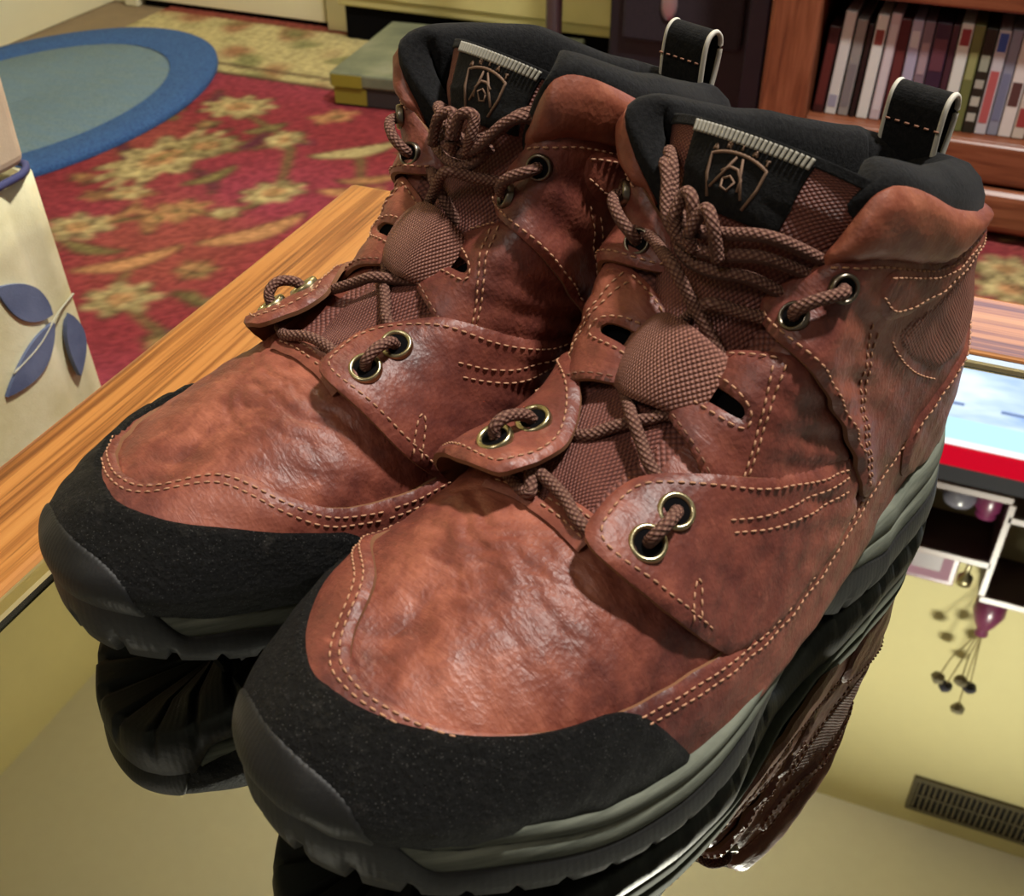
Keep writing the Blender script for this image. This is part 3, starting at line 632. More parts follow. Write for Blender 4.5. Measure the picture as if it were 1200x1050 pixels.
SA, SB = .030, .088                                  # rough metres per unit of the two surface parameters
def inpoly(P, poly):
    x, y = P[:, 0], P[:, 1]; c = np.zeros(len(P), bool); q = np.asarray(poly)
    for (x0, y0), (x1, y1) in zip(q, np.roll(q, -1, 0)):
        if y0 == y1: continue
        c ^= ((y0 > y) != (y1 > y)) & (x < (x1 - x0) * (y - y0) / (y1 - y0) + x0)
    return c
def segdist(P, poly, closed=True):
    q = np.asarray(poly); r = np.roll(q, -1, 0) if closed else q[1:]; q = q if closed else q[:-1]
    D = np.full(len(P), 9.)
    for a, b in zip(q, r):
        ab = b - a; t = np.clip(((P - a) @ ab) / (ab @ ab + 1e-15), 0, 1); D = np.minimum(D, np.hypot(*(P - a - t[:, None] * ab).T))
    return D
def chaikin(p, n=2, closed=True):
    p = np.asarray(p, float)
    for _ in range(n):
        if closed:
            q = np.roll(p, -1, 0); p = np.stack([.75 * p + .25 * q, .25 * p + .75 * q], 1).reshape(-1, 2)
        else:
            q = p[1:]; r = np.stack([.75 * p[:-1] + .25 * q, .25 * p[:-1] + .75 * q], 1).reshape(-1, 2); p = np.concatenate([p[:1], r, p[-1:]])
    return p
def resample(p, step, closed=False):
    p = np.asarray(p, float)
    if closed: p = np.concatenate([p, p[:1]])
    d = np.r_[0, np.cumsum(np.linalg.norm(np.diff(p, axis=0), axis=1))]
    n = max(2, int(round(d[-1] / step))); s = np.linspace(0, d[-1], n + 1)
    q = np.stack([np.interp(s, d, p[:, k]) for k in range(p.shape[1])], 1)
    return q[:-1] if closed else q
sstep = lambda x, a, b: (lambda t: t * t * (3 - 2 * t))(np.clip((x - a) / (b - a), 0, 1))

class Boot:
    def __init__(s, L, Md, x, y, az, m, label, seed):
        s.L, s.M, s.m, s.seed = L, Md, m, seed; s.eb = .135 if m > 0 else .075; s.lifts = {}
        s.root = empty('hiking_boot', (x, y, 0), -math.radians(az))
        tag(s.root, label, 'boot', 'pair of brown leather hiking boots')
    def wa(s, a):
        """the inner eyestay sits a little further forward"""
        return a if a > 0 else a + (.16 if s.m > 0 else .06) * float(1 - sstep(-a, 4.1, 5.2))
    # surface
    def raw(s, sa, b):
        sa = np.atleast_1d(np.asarray(sa, float)); b = np.broadcast_to(np.asarray(b, float), sa.shape)
        l = half(s.L, np.abs(sa), b); q = half(s.M, np.abs(sa), b)
        return np.where((sa >= 0)[:, None], l, q)
    def normal(s, sa, b):
        sa = np.atleast_1d(np.asarray(sa, float)); b = np.broadcast_to(np.asarray(b, float), sa.shape)
        b1, b0 = np.minimum(b + .01, 1), np.maximum(b - .01, 0)
        da = s.raw(np.clip(sa + .03, -11, 11), b) - s.raw(np.clip(sa - .03, -11, 11), b); db = s.raw(sa, b1) - s.raw(sa, b0)
        n = -np.cross(da, db); return n / (np.linalg.norm(n, axis=1)[:, None] + 1e-12)
    def relief(s, P):
        """creases where the foot bends, soft dents elsewhere (metres along the normal)"""
        u, v, w = P.T; sd = s.seed; d = np.zeros(len(P))
        for u0, k, wd, dep, vc, vw in ((.068, .30, .0010, .0007, .016, .022), (.074, .34, .0010, .0009, .018, .026), (.0795, .30, .0011, .0011, .014, .030), (.0855, .24, .0010, .0009, .010, .028), (.0905, .30, .0010, .0009, .020, .022),
                                       (.072, .22, .0011, .0008, -.020, .018), (.079, .28, .0012, .0011, -.018, .022), (.0865, .22, .0011, .0010, -.016, .022), (.093, .30, .0010, .0008, -.026, .016), (.062, .14, .0010, .0005, .026, .016),
                                       (.0765, .10, .0008, .0006, .030, .014), (.083, .45, .0008, .0007, .034, .014), (.097, .1, .0010, .0008, .036, .016), (.069, -.1, .0009, .0006, -.006, .018)):
            x = u - u0 - k * np.abs(v) - .0016 * np.sin(v * 240 + sd * 3 + u0 * 900) - .0007 * np.sin(v * 610 + u0 * 2500)
            msk = np.exp(-((v - vc) / vw) ** 2) * sstep(w, .040, .055) * sstep(-w, -.100, -.088)
            d += msk * dep * .45 * (-np.exp(-(x / wd) ** 2) + .45 * np.exp(-((x - 2.6 * wd) / (1.8 * wd)) ** 2) + .35 * np.exp(-((x + 2.8 * wd) / (2.0 * wd)) ** 2))
        d += .00022 * np.sin(u * 190 + sd) * np.sin(v * 170 + 2 * sd + w * 90) + .00028 * np.sin(u * 420 + v * 310) * np.sin(w * 380 + sd)
        anc = np.exp(-((u - .175) / .022) ** 2) * np.exp(-((w - .085) / .03) ** 2)
        d += anc * .0009 * np.sin((u * .5 + w) * 620 + 30 * v + sd)
        return d
    def pos(s, sa, b, off=0.):
        P = s.raw(sa, b); return P + s.normal(sa, b) * (s.relief(P) + off)[:, None]
    def xyz(s, P): P = np.asarray(P, float); return np.stack([P[..., 1] * s.m, P[..., 0], P[..., 2]], -1)
    def mesh(s, name, P, faces, mats, parent=None, fmat=None, uvs=None, smooth=True, flip=False):
        f = [tuple(q) for q in faces]
        if (s.m > 0) != flip: f = [q[::-1] for q in f]      # (v, u, w) is left-handed against (u, v, w)
        return link(name, s.xyz(P), f, mats, parent or s.root, smooth, fmat, uvs)
    # a leather piece cut to an outline given in surface parameters
    def panel(s, name, poly, lo, hi, mats, rnd=.0011, step=.0019, holes=(), lift=None, parent=None, bulge=0., brad=.01, smoothn=2, edge=.45, closed_holes=True):
        sc2 = np.array([SA, SB])
        out = resample(chaikin(poly, smoothn) * sc2, step, True)
        loops = [out] + [resample(chaikin(h, 2) * sc2, step * .7, True) for h in holes]
        lo_, hi_ = out.min(0), out.max(0)
        gx, gy = np.meshgrid(np.arange(lo_[0], hi_[0], step), np.arange(lo_[1], hi_[1], step * .866), indexing='ij')
        gx = gx + (np.arange(gx.shape[1]) % 2)[None] * step * .5
        G = np.stack([gx.ravel(), gy.ravel()], 1); keep = inpoly(G, out)
        for h in loops[1:]: keep &= ~inpoly(G, h)
        G = G[keep]; dist = np.min([segdist(G, l) for l in loops], 0); G = G[dist > step * .55]
        # extra rows just inside the edge so that it rounds over
        V = np.concatenate(loops + [G]); E_ = []; k = 0
        for l in loops: E_ += [(k + i, k + (i + 1) % len(l)) for i in range(len(l))]; k += len(l)
        r = delaunay_2d_cdt([Vector(p) for p in V], E_, [], 0, 1e-7)
        V2 = np.array([tuple(p) for p in r[0]]); F = np.array([q for q in r[2] if len(q) == 3])
        c = V2[F].mean(1); ok = inpoly(c, out)
        for h in loops[1:]: ok &= ~inpoly(c, h)
        F = F[ok]
        ar = np.cross(V2[F[:, 1]] - V2[F[:, 0]], V2[F[:, 2]] - V2[F[:, 0]]); F = F[np.abs(ar) > 1e-13]; ar = ar[np.abs(ar) > 1e-13]
        F[ar < 0] = F[ar < 0][:, ::-1]
        dist = np.min([segdist(V2, l) for l in loops], 0)
        q = np.clip(dist / rnd, 0, 1); prof = edge + (1 - edge) * np.sqrt(np.clip(1 - (1 - q) ** 2, 0, 1))
        sa, b = np.clip(V2[:, 0] / SA, -11, 11), np.clip(V2[:, 1] / SB, 0, 1)
        off = lo + (hi - lo) * prof + bulge * np.sqrt(np.clip(1 - (1 - np.clip(dist / brad, 0, 1)) ** 2, 0, 1))
        lf = np.zeros(len(V2)) if lift is None else lift(sa, b)
        P = s.pos(sa, b, off + lf); uv = V2.copy()
        # boundary edges -> wall down to the layer below
        cnt = {}
        for t in F:
            for i in range(3):
                e = (t[i], t[(i + 1) % 3]); cnt[e] = cnt.get(e, 0) + 1
        bd = [e for e in cnt if (e[1], e[0]) not in cnt]
        ids = sorted({i for e in bd for i in e}); idx = {i: n for n, i in enumerate(ids)}
        top = P[ids]; bot = s.pos(sa[ids], b[ids], lo - .0004 + lf[ids] * (1 if lift is not None else 0)); n0 = len(P)
        faces = [tuple(t)[::-1] for t in F]; fm = [0] * len(faces)
        for a_, b_ in bd:
            i, j = idx[a_], idx[b_]; faces.append((n0 + i, n0 + j, n0 + len(ids) + j, n0 + len(ids) + i)); fm.append(1)
        if lift is not None:                        # lifted pieces get an underside
            k = n0 + 2 * len(ids); low = s.pos(sa, b, np.full(len(sa), lo - .0002) + lf)
            faces += [tuple(t + k) for t in F]; fm += [1] * len(F)
            allP = np.concatenate([P, top, bot, low]); alluv = np.concatenate([uv, uv[ids], uv[ids], uv])
        else: allP = np.concatenate([P, top, bot]); alluv = np.concatenate([uv, uv[ids], uv[ids]])
        return s.mesh(name, allP, faces, mats, parent, fm, alluv)
    # stitches along a line of surface parameters
    def stitch(s, line, off, mat, parent, side=0., pitch=.0031, length=.0022, r=.00038, lift=None, smoothn=2):
        q = chaikin(line, smoothn, False) * np.array([SA, SB])
        if side:
            t = np.gradient(q, axis=0); t /= np.linalg.norm(t, axis=1)[:, None] + 1e-12; q = q + side * np.stack([-t[:, 1], t[:, 0]], 1)
        fine = resample(q, .0004); sa, b = fine[:, 0] / SA, np.clip(fine[:, 1] / SB, 0, 1)
        lf = 0 if lift is None else lift(sa, b)
        P = s.pos(sa, b, np.full(len(sa), off) + lf); N = s.normal(sa, b)
        d = np.r_[0, np.cumsum(np.linalg.norm(np.diff(P, axis=0), axis=1))]; A = Acc(); x = pitch * .3
        at = lambda Q, z: np.array([np.interp(z, d, Q[:, k]) for k in range(3)])
        while x + length < d[-1]:
            p0, p1, n = at(P, x), at(P, x + length), at(N, x + length / 2)
            mid = (p0 + p1) / 2 + n * r * .9; t = p1 - p0; ln = np.linalg.norm(t) + 1e-12; t = t / ln; w = np.cross(t, n); w /= np.linalg.norm(w) + 1e-12
            vv = [p0 - n * r * .6]
            for c, k in ((p0 * .78 + mid * .22 + n * r * .3, .8), (mid, 1.), (p1 * .78 + mid * .22 + n * r * .3, .8)):
                vv += [c + w * r * k, c + n * r * k, c - w * r * k, c - n * r * k]
            vv.append(p1 - n * r * .6)
            ff = [(0, 1 + (i + 1) % 4, 1 + i) for i in range(4)]
            for g in range(2): ff += [(1 + 4 * g + i, 1 + 4 * g + (i + 1) % 4, 5 + 4 * g + (i + 1) % 4, 5 + 4 * g + i) for i in range(4)]
            ff += [(13, 9 + i, 9 + (i + 1) % 4) for i in range(4)]
            A.add((vv, ff)); x += pitch
        if A.v:
            o = s.mesh('stitching', np.array(A.v), A.f, mat, parent); o['kind'] = 'stuff'
    def tubes(s, name, paths, r, mat, parent=None, n=10, flat=1.):
        A = Acc()
        for p in paths: A.add(tube(p, r, n, flat))
        return s.mesh(name, np.array(A.v), A.f, mat, parent, uvs=A.uv)
    # ---- build everything
    def build(s):
        R = s.root
        # base shell
        na, nb = 801, 91
        A, B = np.meshgrid(np.linspace(-11, 11, na), np.linspace(0, 1, nb), indexing='ij'); A, B = A.ravel(), B.ravel()
        P = s.pos(A, B); F, fm = [], []
        for i in range(na - 1):
            for j in range(nb - 1):
                k = i * nb + j; F.append((k, k + 1, k + nb + 1, k + nb)); a, b = abs(A[k]), B[k]
                fm.append(2 if (a > 6.15 and b > .80 and a < 7.3) else 1 if (a > 3.9 and a < 7 and b > .80) else 0)
        s.mesh('vamp', P, F, [M['leather_vamp'], M['nylon'], M['lining']], fmat=fm, uvs=np.stack([A * SA, B * SB], 1))
        # inner face of the ankle, black
        na, nb = 161, 31
        A, B = np.meshgrid(np.r_[np.linspace(-11, -5.9, na // 2), np.linspace(5.9, 11, na // 2)], np.linspace(.25, 1, nb), indexing='ij'); h = na // 2
        P = s.pos(A.ravel(), B.ravel(), np.full(A.size, -.0022)); F = []
        for i in range(A.shape[0] - 1):
            if i == h - 1: continue
            for j in range(nb - 1): k = i * nb + j; F.append((k, k + nb, k + nb + 1, k + 1))
        s.mesh('ankle_lining', P, F, M['lining'])
        LE = [M['leather'], M['cut_edge']]
        # mudguard: band round the foot, its upper line drawn on both sides
        up_l = [(0, .825), (.45, .80), (1.23, .69), (1.65, .60), (2.2, .505), (2.9, .43), (3.58, .37), (4.33, .325), (5.4, .235), (6.3, .20), (6.9, .21), (7.57, .25), (8.45, .32), (9.3, .36), (11, .38)]
        up_m = [(.5, .82), (1.02, .808), (1.7, .785), (2.17, .745), (2.5, .67), (2.9, .54), (3.3, .43), (3.8, .37), (4.4, .33), (5.4, .27), (6.3, .25), (6.9, .25), (7.57, .27), (8.45, .32), (9.3, .36), (11, .38)]
        line = [(-a, b) for a, b in up_m[::-1]] + up_l
        poly = np.array([(-11, 0)] + line + [(11, 0)] + [(x, 0) for x in np.linspace(10, -10, 41)])
        guard = s.panel('mudguard', poly, 0, .0030, LE, smoothn=1)
        cl = lambda seq: [(a, b) for a, b in seq]
        for sd in (-.0022, -.0046): s.stitch([(-a, b) for a, b in up_m[:8][::-1]] + up_l[:5], .0030, M['thread'], guard, sd)
        for sd in (-.0022, -.0046):
            s.stitch(up_l[5:13], .0030, M['thread'], guard, sd); s.stitch([(-a, b) for a, b in up_m[7:14][::-1]], .0030, M['thread'], guard, sd)
        # suede toe cap
        su_l = [(.2, .735), (.95, .662), (1.43, .596), (1.9, .533), (2.2, .498), (2.7, .450), (3.0, .432), (3.33, .405), (3.58, .345), (3.8, .237), (4.0, .08), (4.03, 0)]
        su_m = [(.3, .715), (1.07, .650), (1.62, .572), (2.25, .505), (2.67, .45), (3.05, .40), (3.45, .335), (3.65, .225), (3.82, .08), (3.85, 0)]
        poly = [(-a, b) for a, b in su_m[::-1]] + su_l + [(x, 0) for x in np.linspace(3.8, -3.6, 26)]
        s.panel('toe_cap', poly, .0016, .0046, [M['suede'], M['suede']], rnd=.0022, smoothn=1)
        # rubber toe bumper climbing the toe
        bp = [(0, .455), (.4, .43), (.85, .375), (1.18, .30), (1.40, .17), (1.52, 0)]
        poly = [(-a - .1, b) for a, b in bp[:0:-1]] + bp + [(x, 0) for x in np.linspace(1.3, -1.4, 12)]
        s.panel('toe_bumper', poly, .0026, .0052, [M['rubber'], M['rubber']], rnd=.0022, smoothn=3, step=.0012)
        for g in (1, -1): s.side(g)
        # stitched leather band closing the foot of the throat
        T2, A2 = np.meshgrid(np.linspace(-.66, .66, 45), np.linspace(3.50, 3.86, 9), indexing='ij'); sg2 = np.where(T2 < 0, -1., 1.)
        q2 = s.pos((sg2 * (A2 + .10 * np.abs(T2))).ravel(), (1 - .30 * np.abs(T2)).ravel(), (.0022 - .0012 * np.abs((A2 - 3.68) / .18).ravel() ** 4)); F2 = [(i * 9 + j, (i + 1) * 9 + j, (i + 1) * 9 + j + 1, i * 9 + j + 1) for i in range(44) for j in range(8)]
        tb = s.mesh('throat_band', q2, F2, M['leather'], flip=True)
        for ac in (3.60, 3.70, 3.79):
            for g in (1, -1): s.stitch([(g * (ac + .10 * t), 1 - .30 * t) for t in np.linspace(.02, .64, 12)], .0022, M['thread'], tb)
        s.tongue(); s.collar(); s.sole(); s.laces()
    def side(s, g):
        LE = [M['leather'], M['cut_edge']]; wb = (lambda b: b) if g > 0 else (lambda b: b if b > .985 else min(.985, b + .062 * float(sstep(b, .40, .75))))
        G = lambda seq: [(g * a, wb(b)) for a, b in seq]
        # panel in the middle with the slot for the lace keeper
        mid = [(4.80, .66), (4.88, .78), (4.95, .895), (5.15, .905), (5.42, .915), (5.58, .89), (5.95, .765), (6.35, .62), (6.8, .44), (6.9, .30), (6.2, .36), (5.5, .48), (5.0, .60)]
        slot = [(5.19, .897), (5.31, .902), (5.41, .80), (5.46, .74), (5.38, .725), (5.29, .785)]
        sl = lambda sa, b: (.0030 if g > 0 or s.m < 0 else .0060) * sstep(b, .66, .88) * (1 - sstep(np.abs(sa), 5.5, 6.1))
        o = s.panel('strap_panel', G(mid), .0004, .0026, LE, holes=[G(slot)], lift=sl)
        s.panel('strap_slot', G([(5.15, .91), (5.33, .912), (5.50, .80), (5.52, .71), (5.34, .71), (5.22, .80)]), .00005, .0003, [M['black_void'], M['black_void']])  # dark inlay painted as the shade inside the slot
        s.stitch(G([(4.86, .64), (4.92, .78), (4.985, .875)]), .0026, M['thread_brown'], o, lift=sl)
        s.stitch(G([(5.45, .893), (5.58, .868), (5.9, .76)]), .0026, M['thread'], o, lift=sl)
        s.stitch(G([(5.14, .885), (5.24, .77), (5.36, .700), (5.49, .715), (5.49, .79), (5.38, .89)]), .0026, M['thread'], o, lift=sl)
        for dx in (0, .1): s.stitch(G([(5.84 + dx, .765 - dx * .2), (5.55 + dx, .70), (5.28 + dx, .64), (5.02 + dx, .60)]), .0026, M['thread'], o, lift=sl)
        if g < 0: wb = lambda b: b if b > .985 else min(.985, b + .040 * float(sstep(b, .40, .75)))
        # ankle quarter with the two top eyelets
        q = [(6.22, .912), (6.05, .905), (5.93, .85), (5.96, .76), (6.2, .635), (6.6, .47), (6.85, .35), (7.0, .19), (7.6, .20), (8.45, .27), (9.3, .31), (11, .33), (11, .93), (9.4, .93), (8.8, .915), (8.3, .865), (7.6, .81), (6.95, .815), (6.55, .885)]
        if g < 0: q = [(a, b) for a, b in q]
        wr = lambda sa, b: .0006 * np.sin(np.abs(sa) * 9 + b * 34 + s.seed) * np.exp(-((np.abs(sa) - 6.6) / .7) ** 2) * np.exp(-((b - .6) / .25) ** 2)
        ql = lambda sa, b: .0028 * (1 - sstep(np.abs(sa) - np.interp(b, [.35, .47, .635, .76, .85, .905], [6.85, 6.6, 6.2, 5.96, 5.93, 6.05]), .05, .55)) + wr(sa, b)
        quarter = s.panel('ankle_quarter', G(q), .0010, .0036, LE, lift=ql)
        fr = [(6.05, .87), (6.0, .84), (6.04, .765), (6.28, .64), (6.67, .478), (6.93, .35)]
        s.stitch(G(fr), .0036, M['thread'], quarter, lift=ql)
        for dx in (0, .09): s.stitch(G([(7.10 + dx, .66 - dx * .3), (7.02 + dx, .50), (6.98 + dx, .36), (7.02 + dx, .25)]), .0036, M['thread'], quarter, lift=ql)
        s.stitch(G([(6.60, .862), (6.95, .795), (7.6, .79), (8.3, .845), (8.8, .895), (9.4, .905), (10.9, .905)]), .0036, M['thread'], quarter, lift=ql)
        # band under the collar and mesh inset behind the ankle bone
        band = [(7.05, .70), (7.32, .635), (7.9, .72), (8.5, .80), (9.3, .85), (11, .86), (11, .91), (9.4, .915), (8.8, .90), (8.3, .85), (7.6, .795), (7.15, .79)]
        bo = s.panel('collar_band', G(band), .0026, .0048, LE)
        s.stitch(G([(7.10, .725), (7.35, .665), (7.9, .745), (8.5, .815), (9.3, .87), (10.9, .88)]), .0048, M['thread'], bo)
        s.stitch(G([(7.15, .77), (7.6, .775), (8.3, .83), (8.8, .88)]), .0048, M['thread'], bo)
        mesh = [(7.40, .62), (7.95, .71), (8.55, .79), (9.3, .84), (11, .85), (11, .50), (9.2, .46), (8.45, .42), (8.0, .49), (7.62, .56)]
        mo = s.panel('mesh_inset', G(mesh), .0026, .0040, [M['mesh_fabric'], M['cut_edge']])
        s.stitch(G([(7.40, .60), (7.62, .535), (8.0, .465), (8.42, .395)]), .0036, M['thread'], quarter, lift=ql)
        # heel counter over the back
        hc = [(7.9, .27), (8.6, .36), (9.3, .43), (11, .50), (11, .02), (8.6, .02), (7.9, .10)]
        ho = s.panel('heel_counter', G(hc), .0024, .0050, LE)
        s.stitch(G([(8.0, .262), (8.62, .340), (9.3, .405), (10.9, .475)]), .0050, M['thread'], ho)
        # padded leather collar
        co = [(6.40, .89), (6.66, .91), (6.86, .955), (7.02, 1.0), (7.5, 1.0), (8, 1.0), (9, 1), (10, 1), (11, 1), (11, .925), (9.4, .925), (8.8, .91), (8.3, .86), (7.6, .80), (6.95, .808), (6.55, .872)]
        s.panel('collar_leather', G(co), .0006, .0034, [M['leather_collar'], M['leather_collar']], rnd=.004, bulge=.0026, brad=.011, edge=.30, smoothn=1)
        if g < 0:
            wb = lambda b: b if b > .985 else min(.985, b + s.eb * float(sstep(b, .40, .75)))
            G = lambda seq: [(s.wa(-a), wb(b)) for a, b in seq]
        # lower eyestay, its front corner stands off the vamp
        e = [(3.58, .79), (3.60, .725), (3.78, .613), (4.05, .471), (4.45, .33), (4.6, .28), (5.4, .19), (6.3, .16), (6.95, .17), (7.0, .30), (6.85, .35), (6.18, .425), (5.48, .548), (5.0, .670), (4.68, .750), (4.45, .808), (4.25, .835), (3.95, .825), (3.68, .81)]
        amp = .0058 if g > 0 or s.m < 0 else .0080
        lift = lambda sa, b: amp * (1 - sstep(np.abs(sa), 3.45, 4.75)) ** .9 * sstep(b, .27, .50) + .0026 * sstep(b, .45, .8) * (1 - sstep(np.abs(sa), 4.8, 5.9))
        eo = s.panel('eyestay', G(e), .0010, .0038, LE, lift=lift, smoothn=2)
        s.stitch(G([(4.36, .40), (4.13, .495), (3.89, .622), (3.70, .725), (3.70, .775), (3.98, .795), (4.24, .805), (4.42, .780), (4.66, .722), (4.98, .645), (5.46, .525), (6.16, .402), (6.80, .325)]), .0038, M['thread'], eo, lift=lift)
        for dx in (0, .035): s.stitch(G([(4.83, .585 - dx), (5.25, .50 - dx), (5.6, .445 - dx), (6.2, .37 - dx), (6.8, .31 - dx)]), .0038, M['thread'], eo, lift=lift)
        s.stitch(G([(4.12, .46), (4.18, .50), (4.30, .545), (4.36, .53), (4.28, .485), (4.20, .44)]), .0038, M['thread'], eo, lift=lift)
        s.lifts[g] = (lift, ql)
        # eyelets
        for (a, b), par, top, lf in (((4.40, .700), eo, .0038, lift), ((4.02, .690), eo, .0038, lift), ((6.20, .800), quarter, .0036, ql), ((6.66, .790), quarter, .0036, ql)):
            b = wb(b) if a < 5 or g > 0 else min(.985, b + .040 * float(sstep(b, .40, .75))); sa = np.array([g * a if a > 5 else s.wa(g * a)]); bb = np.array([b]); c = s.pos(sa, bb, np.array([top]) + (0 if lf is None else lf(sa, bb)))[0]
            n = s.normal(sa, bb)[0]; x = s.raw(sa + .05, bb)[0] - s.raw(sa - .05, bb)[0]; x -= n * (x @ n); x /= np.linalg.norm(x); y = np.cross(n, x)
            vv, ff, fm = [], [], []; K = 28
            k_ = 1. if a < 5 else .80; prof = [(.0061, -.0006), (.0060, .0008), (.0055, .0015), (.0049, .0016), (.0043, .0011), (.0039, .0002), (.0037, -.0020)]
            for r, h in prof:
                for k in range(K): t = 2 * math.pi * k / K; vv.append(c + n * h + r * .92 * k_ * (x * math.cos(t) + y * math.sin(t)))
            for i in range(len(prof) - 1):
                for k in range(K): ff.append((i * K + k, i * K + (k + 1) % K, (i + 1) * K + (k + 1) % K, (i + 1) * K + k)); fm.append(0)
            vv.append(c + n * .0009); hid = len(vv)
            for k in range(K): t = 2 * math.pi * k / K; vv.append(c + n * .0007 + .0039 * k_ * (x * math.cos(t) + y * math.sin(t)))
            for k in range(K): ff.append((hid - 1, hid + k, hid + (k + 1) % K)); fm.append(1)  # black disc painted in as the dark of the hole
            s.mesh('eyelet', np.array(vv), ff, [M['brass'] if a < 5 else M['pewter'], M['black_void']], par, fm)
    # ---- tongue
    TC = catmull([(.099, .0815), (.111, .0862), (.127, .0930), (.142, .1010), (.154, .1095), (.164, .1215), (.1700, .1370), (.1735, .1515), (.178, .1615), (.182, .1675)], 10)
    def tng(s, q, t, off=0.):
        """q 0..1 along the tongue, t -1..1 across"""
        q = np.atleast_1d(np.asarray(q, float)); t = np.broadcast_to(np.asarray(t, float), q.shape); n = len(s.TC) - 1
        ix = np.arange(n + 1) / n; c = np.stack([np.interp(q, ix, s.TC[:, k]) for k in (0, 1)], 1)
        e = .02; d = np.stack([np.interp(np.clip(q + e, 0, 1), ix, s.TC[:, k]) - np.interp(np.clip(q - e, 0, 1), ix, s.TC[:, k]) for k in (0, 1)], 1); d /= np.linalg.norm(d, axis=1)[:, None]
        nrm = np.stack([-d[:, 1], d[:, 0]], 1)
        hw = np.interp(q, [0, .3, .55, .8, 1], [.020, .024, .025, .033, .037]); drop = np.interp(q, [0, .4, .7, 1], [.006, .008, .008, .0085])
        o = off - drop * t * t * (1 + .6 * t * t) + .0006 * np.sin(q * 40 + t * 5 + s.seed) * (q < .8)
        return np.stack([c[:, 0] + nrm[:, 0] * o, t * hw, c[:, 1] + nrm[:, 1] * o], 1)
    def tpatch(s, name, q0, q1, t0, t1, off, mat, nq, nt, parent=None, thick=.0008, round_top=False):
        Q, T = np.meshgrid(np.linspace(q0, q1, nq), np.linspace(t0, t1, nt), indexing='ij'); Q, T = Q.ravel(), T.ravel()
        top = s.tng(Q, T, off); bot = s.tng(Q, T, off - thick); n = nq * nt; F = []
        for i in range(nq - 1):
            for j in range(nt - 1):
                k = i * nt + j; F.append((k, k + 1, k + nt + 1, k + nt)); F.append((n + k, n + k + nt, n + k + nt + 1, n + k + 1))
        ring = [j for j in range(nt)] + [i * nt + nt - 1 for i in range(1, nq)] + [(nq - 1) * nt + j for j in range(nt - 2, -1, -1)] + [i * nt for i in range(nq - 2, 0, -1)]
        for a, b in zip(ring, ring[1:] + ring[:1]): F.append((a, n + a, n + b, b))
        L = np.interp(Q, [0, 1], [0, .13]); uv = np.stack([T * .036, L], 1)
        return s.mesh(name, np.concatenate([top, bot]), F, mat, parent, uvs=np.concatenate([uv, uv]), flip=True)
    def tongue(s):
        tg = s.tpatch('tongue', 0, 1, -1, 1, 0, M['nylon'], 60, 33, thick=.005)
        s.tpatch('tongue_edge', .955, 1.0, -1.0, 1.0, .0009, M['lining'], 8, 33, tg, thick=.0065)
        lb = s.tpatch('tongue_label', .735, .962, -.56, .56, .0011, M['label_black'], 24, 25, tg, thick=.001)
        # grey ribs along the top of the label
        A = Acc()
        for t in np.linspace(-.54, .54, 26):
            p = s.tng(np.linspace(.930, .985, 7), np.full(7, t), .0016); A.add(tube(p, .00062, 6))
        s.mesh('ribbed_strip', np.array(A.v), A.f, M['rib'], lb)
        # crest and lettering sewn in brown thread
        def st(pts, r=.00034): return tube(s.tng([.846 + y for x, y in pts], [x for x, y in pts], .0013), r, 6)
        A = Acc(); flip = s.m                         # the word reads from the wearer's right to left seen from the front
        arc = lambda x: .052 - .052 * (x / .29) ** 2 * .55
        X = np.linspace(-.27, .27, 21)
        shield = [(-.20, -.085), (-.26, -.03), (-.27, .018)] + [(x, arc(x)) for x in X] + [(.27, .018), (.26, -.03), (.20, -.085)]
        A.add(st(shield, .0005)); A.add(st([(-.02, .040), (-.10, -.015), (-.19, -.06)], .00045)); A.add(st([(.04, .040), (.07, -.01), (.16, -.065)], .00045))
        A.add(st([(-.12, -.012), (-.05, .006), (.03, .004), (.09, -.02), (.10, -.05)], .00045)); A.add(st([(-.08, -.03), (-.02, -.018), (.04, -.03), (.0, -.055), (-.07, -.05), (-.08, -.03)], .0004))
        GL = {'A': [[(-.5, 0), (0, 1), (.5, 0)], [(-.25, .4), (.25, .4)]], 'R': [[(-.4, 0), (-.4, 1), (.3, .95), (.4, .75), (.25, .5), (-.4, .45)], [(0, .47), (.45, 0)]], 'I': [[(0, 0), (0, 1)]], 'T': [[(0, 0), (0, 1)], [(-.5, 1), (.5, 1)]]}
        for k, ch in enumerate('ARIAT'):
            cx = (-.25 + .125 * k) * (-1 if s.m > 0 else 1) * -1; cy = .066 - .030 * (cx / .27) ** 2
            for stroke in GL[ch]: A.add(st(catmull([(cx * 1.0 + .040 * px * (1 if s.m > 0 else -1), cy + .020 * py) for px, py in stroke], 3)))
        s.mesh('crest', np.array(A.v), A.f, M['crest'], lb)
        # webbing lace keeper over the tongue, between the two straps
        A = []; K, W = 41, 15
        p0, p2 = s.pos([-5.27], [.885], np.array([.0026]))[0], s.pos([5.33], [.835], np.array([.0026]))[0]
        p1 = s.raw([5.25], [1.])[0]; nn = np.array([-.62, 0, .78]); p1 = p1 + nn * .0135
        pm, pp = p0 * .42 + p1 * .58 + nn * .0022, p2 * .42 + p1 * .58 + nn * .0022
        path = catmull([p0, pm, p1, pp, p2], 10); K = len(path)
        ax = np.array([.70, 0, .71]); V, F, uv = [], [], []
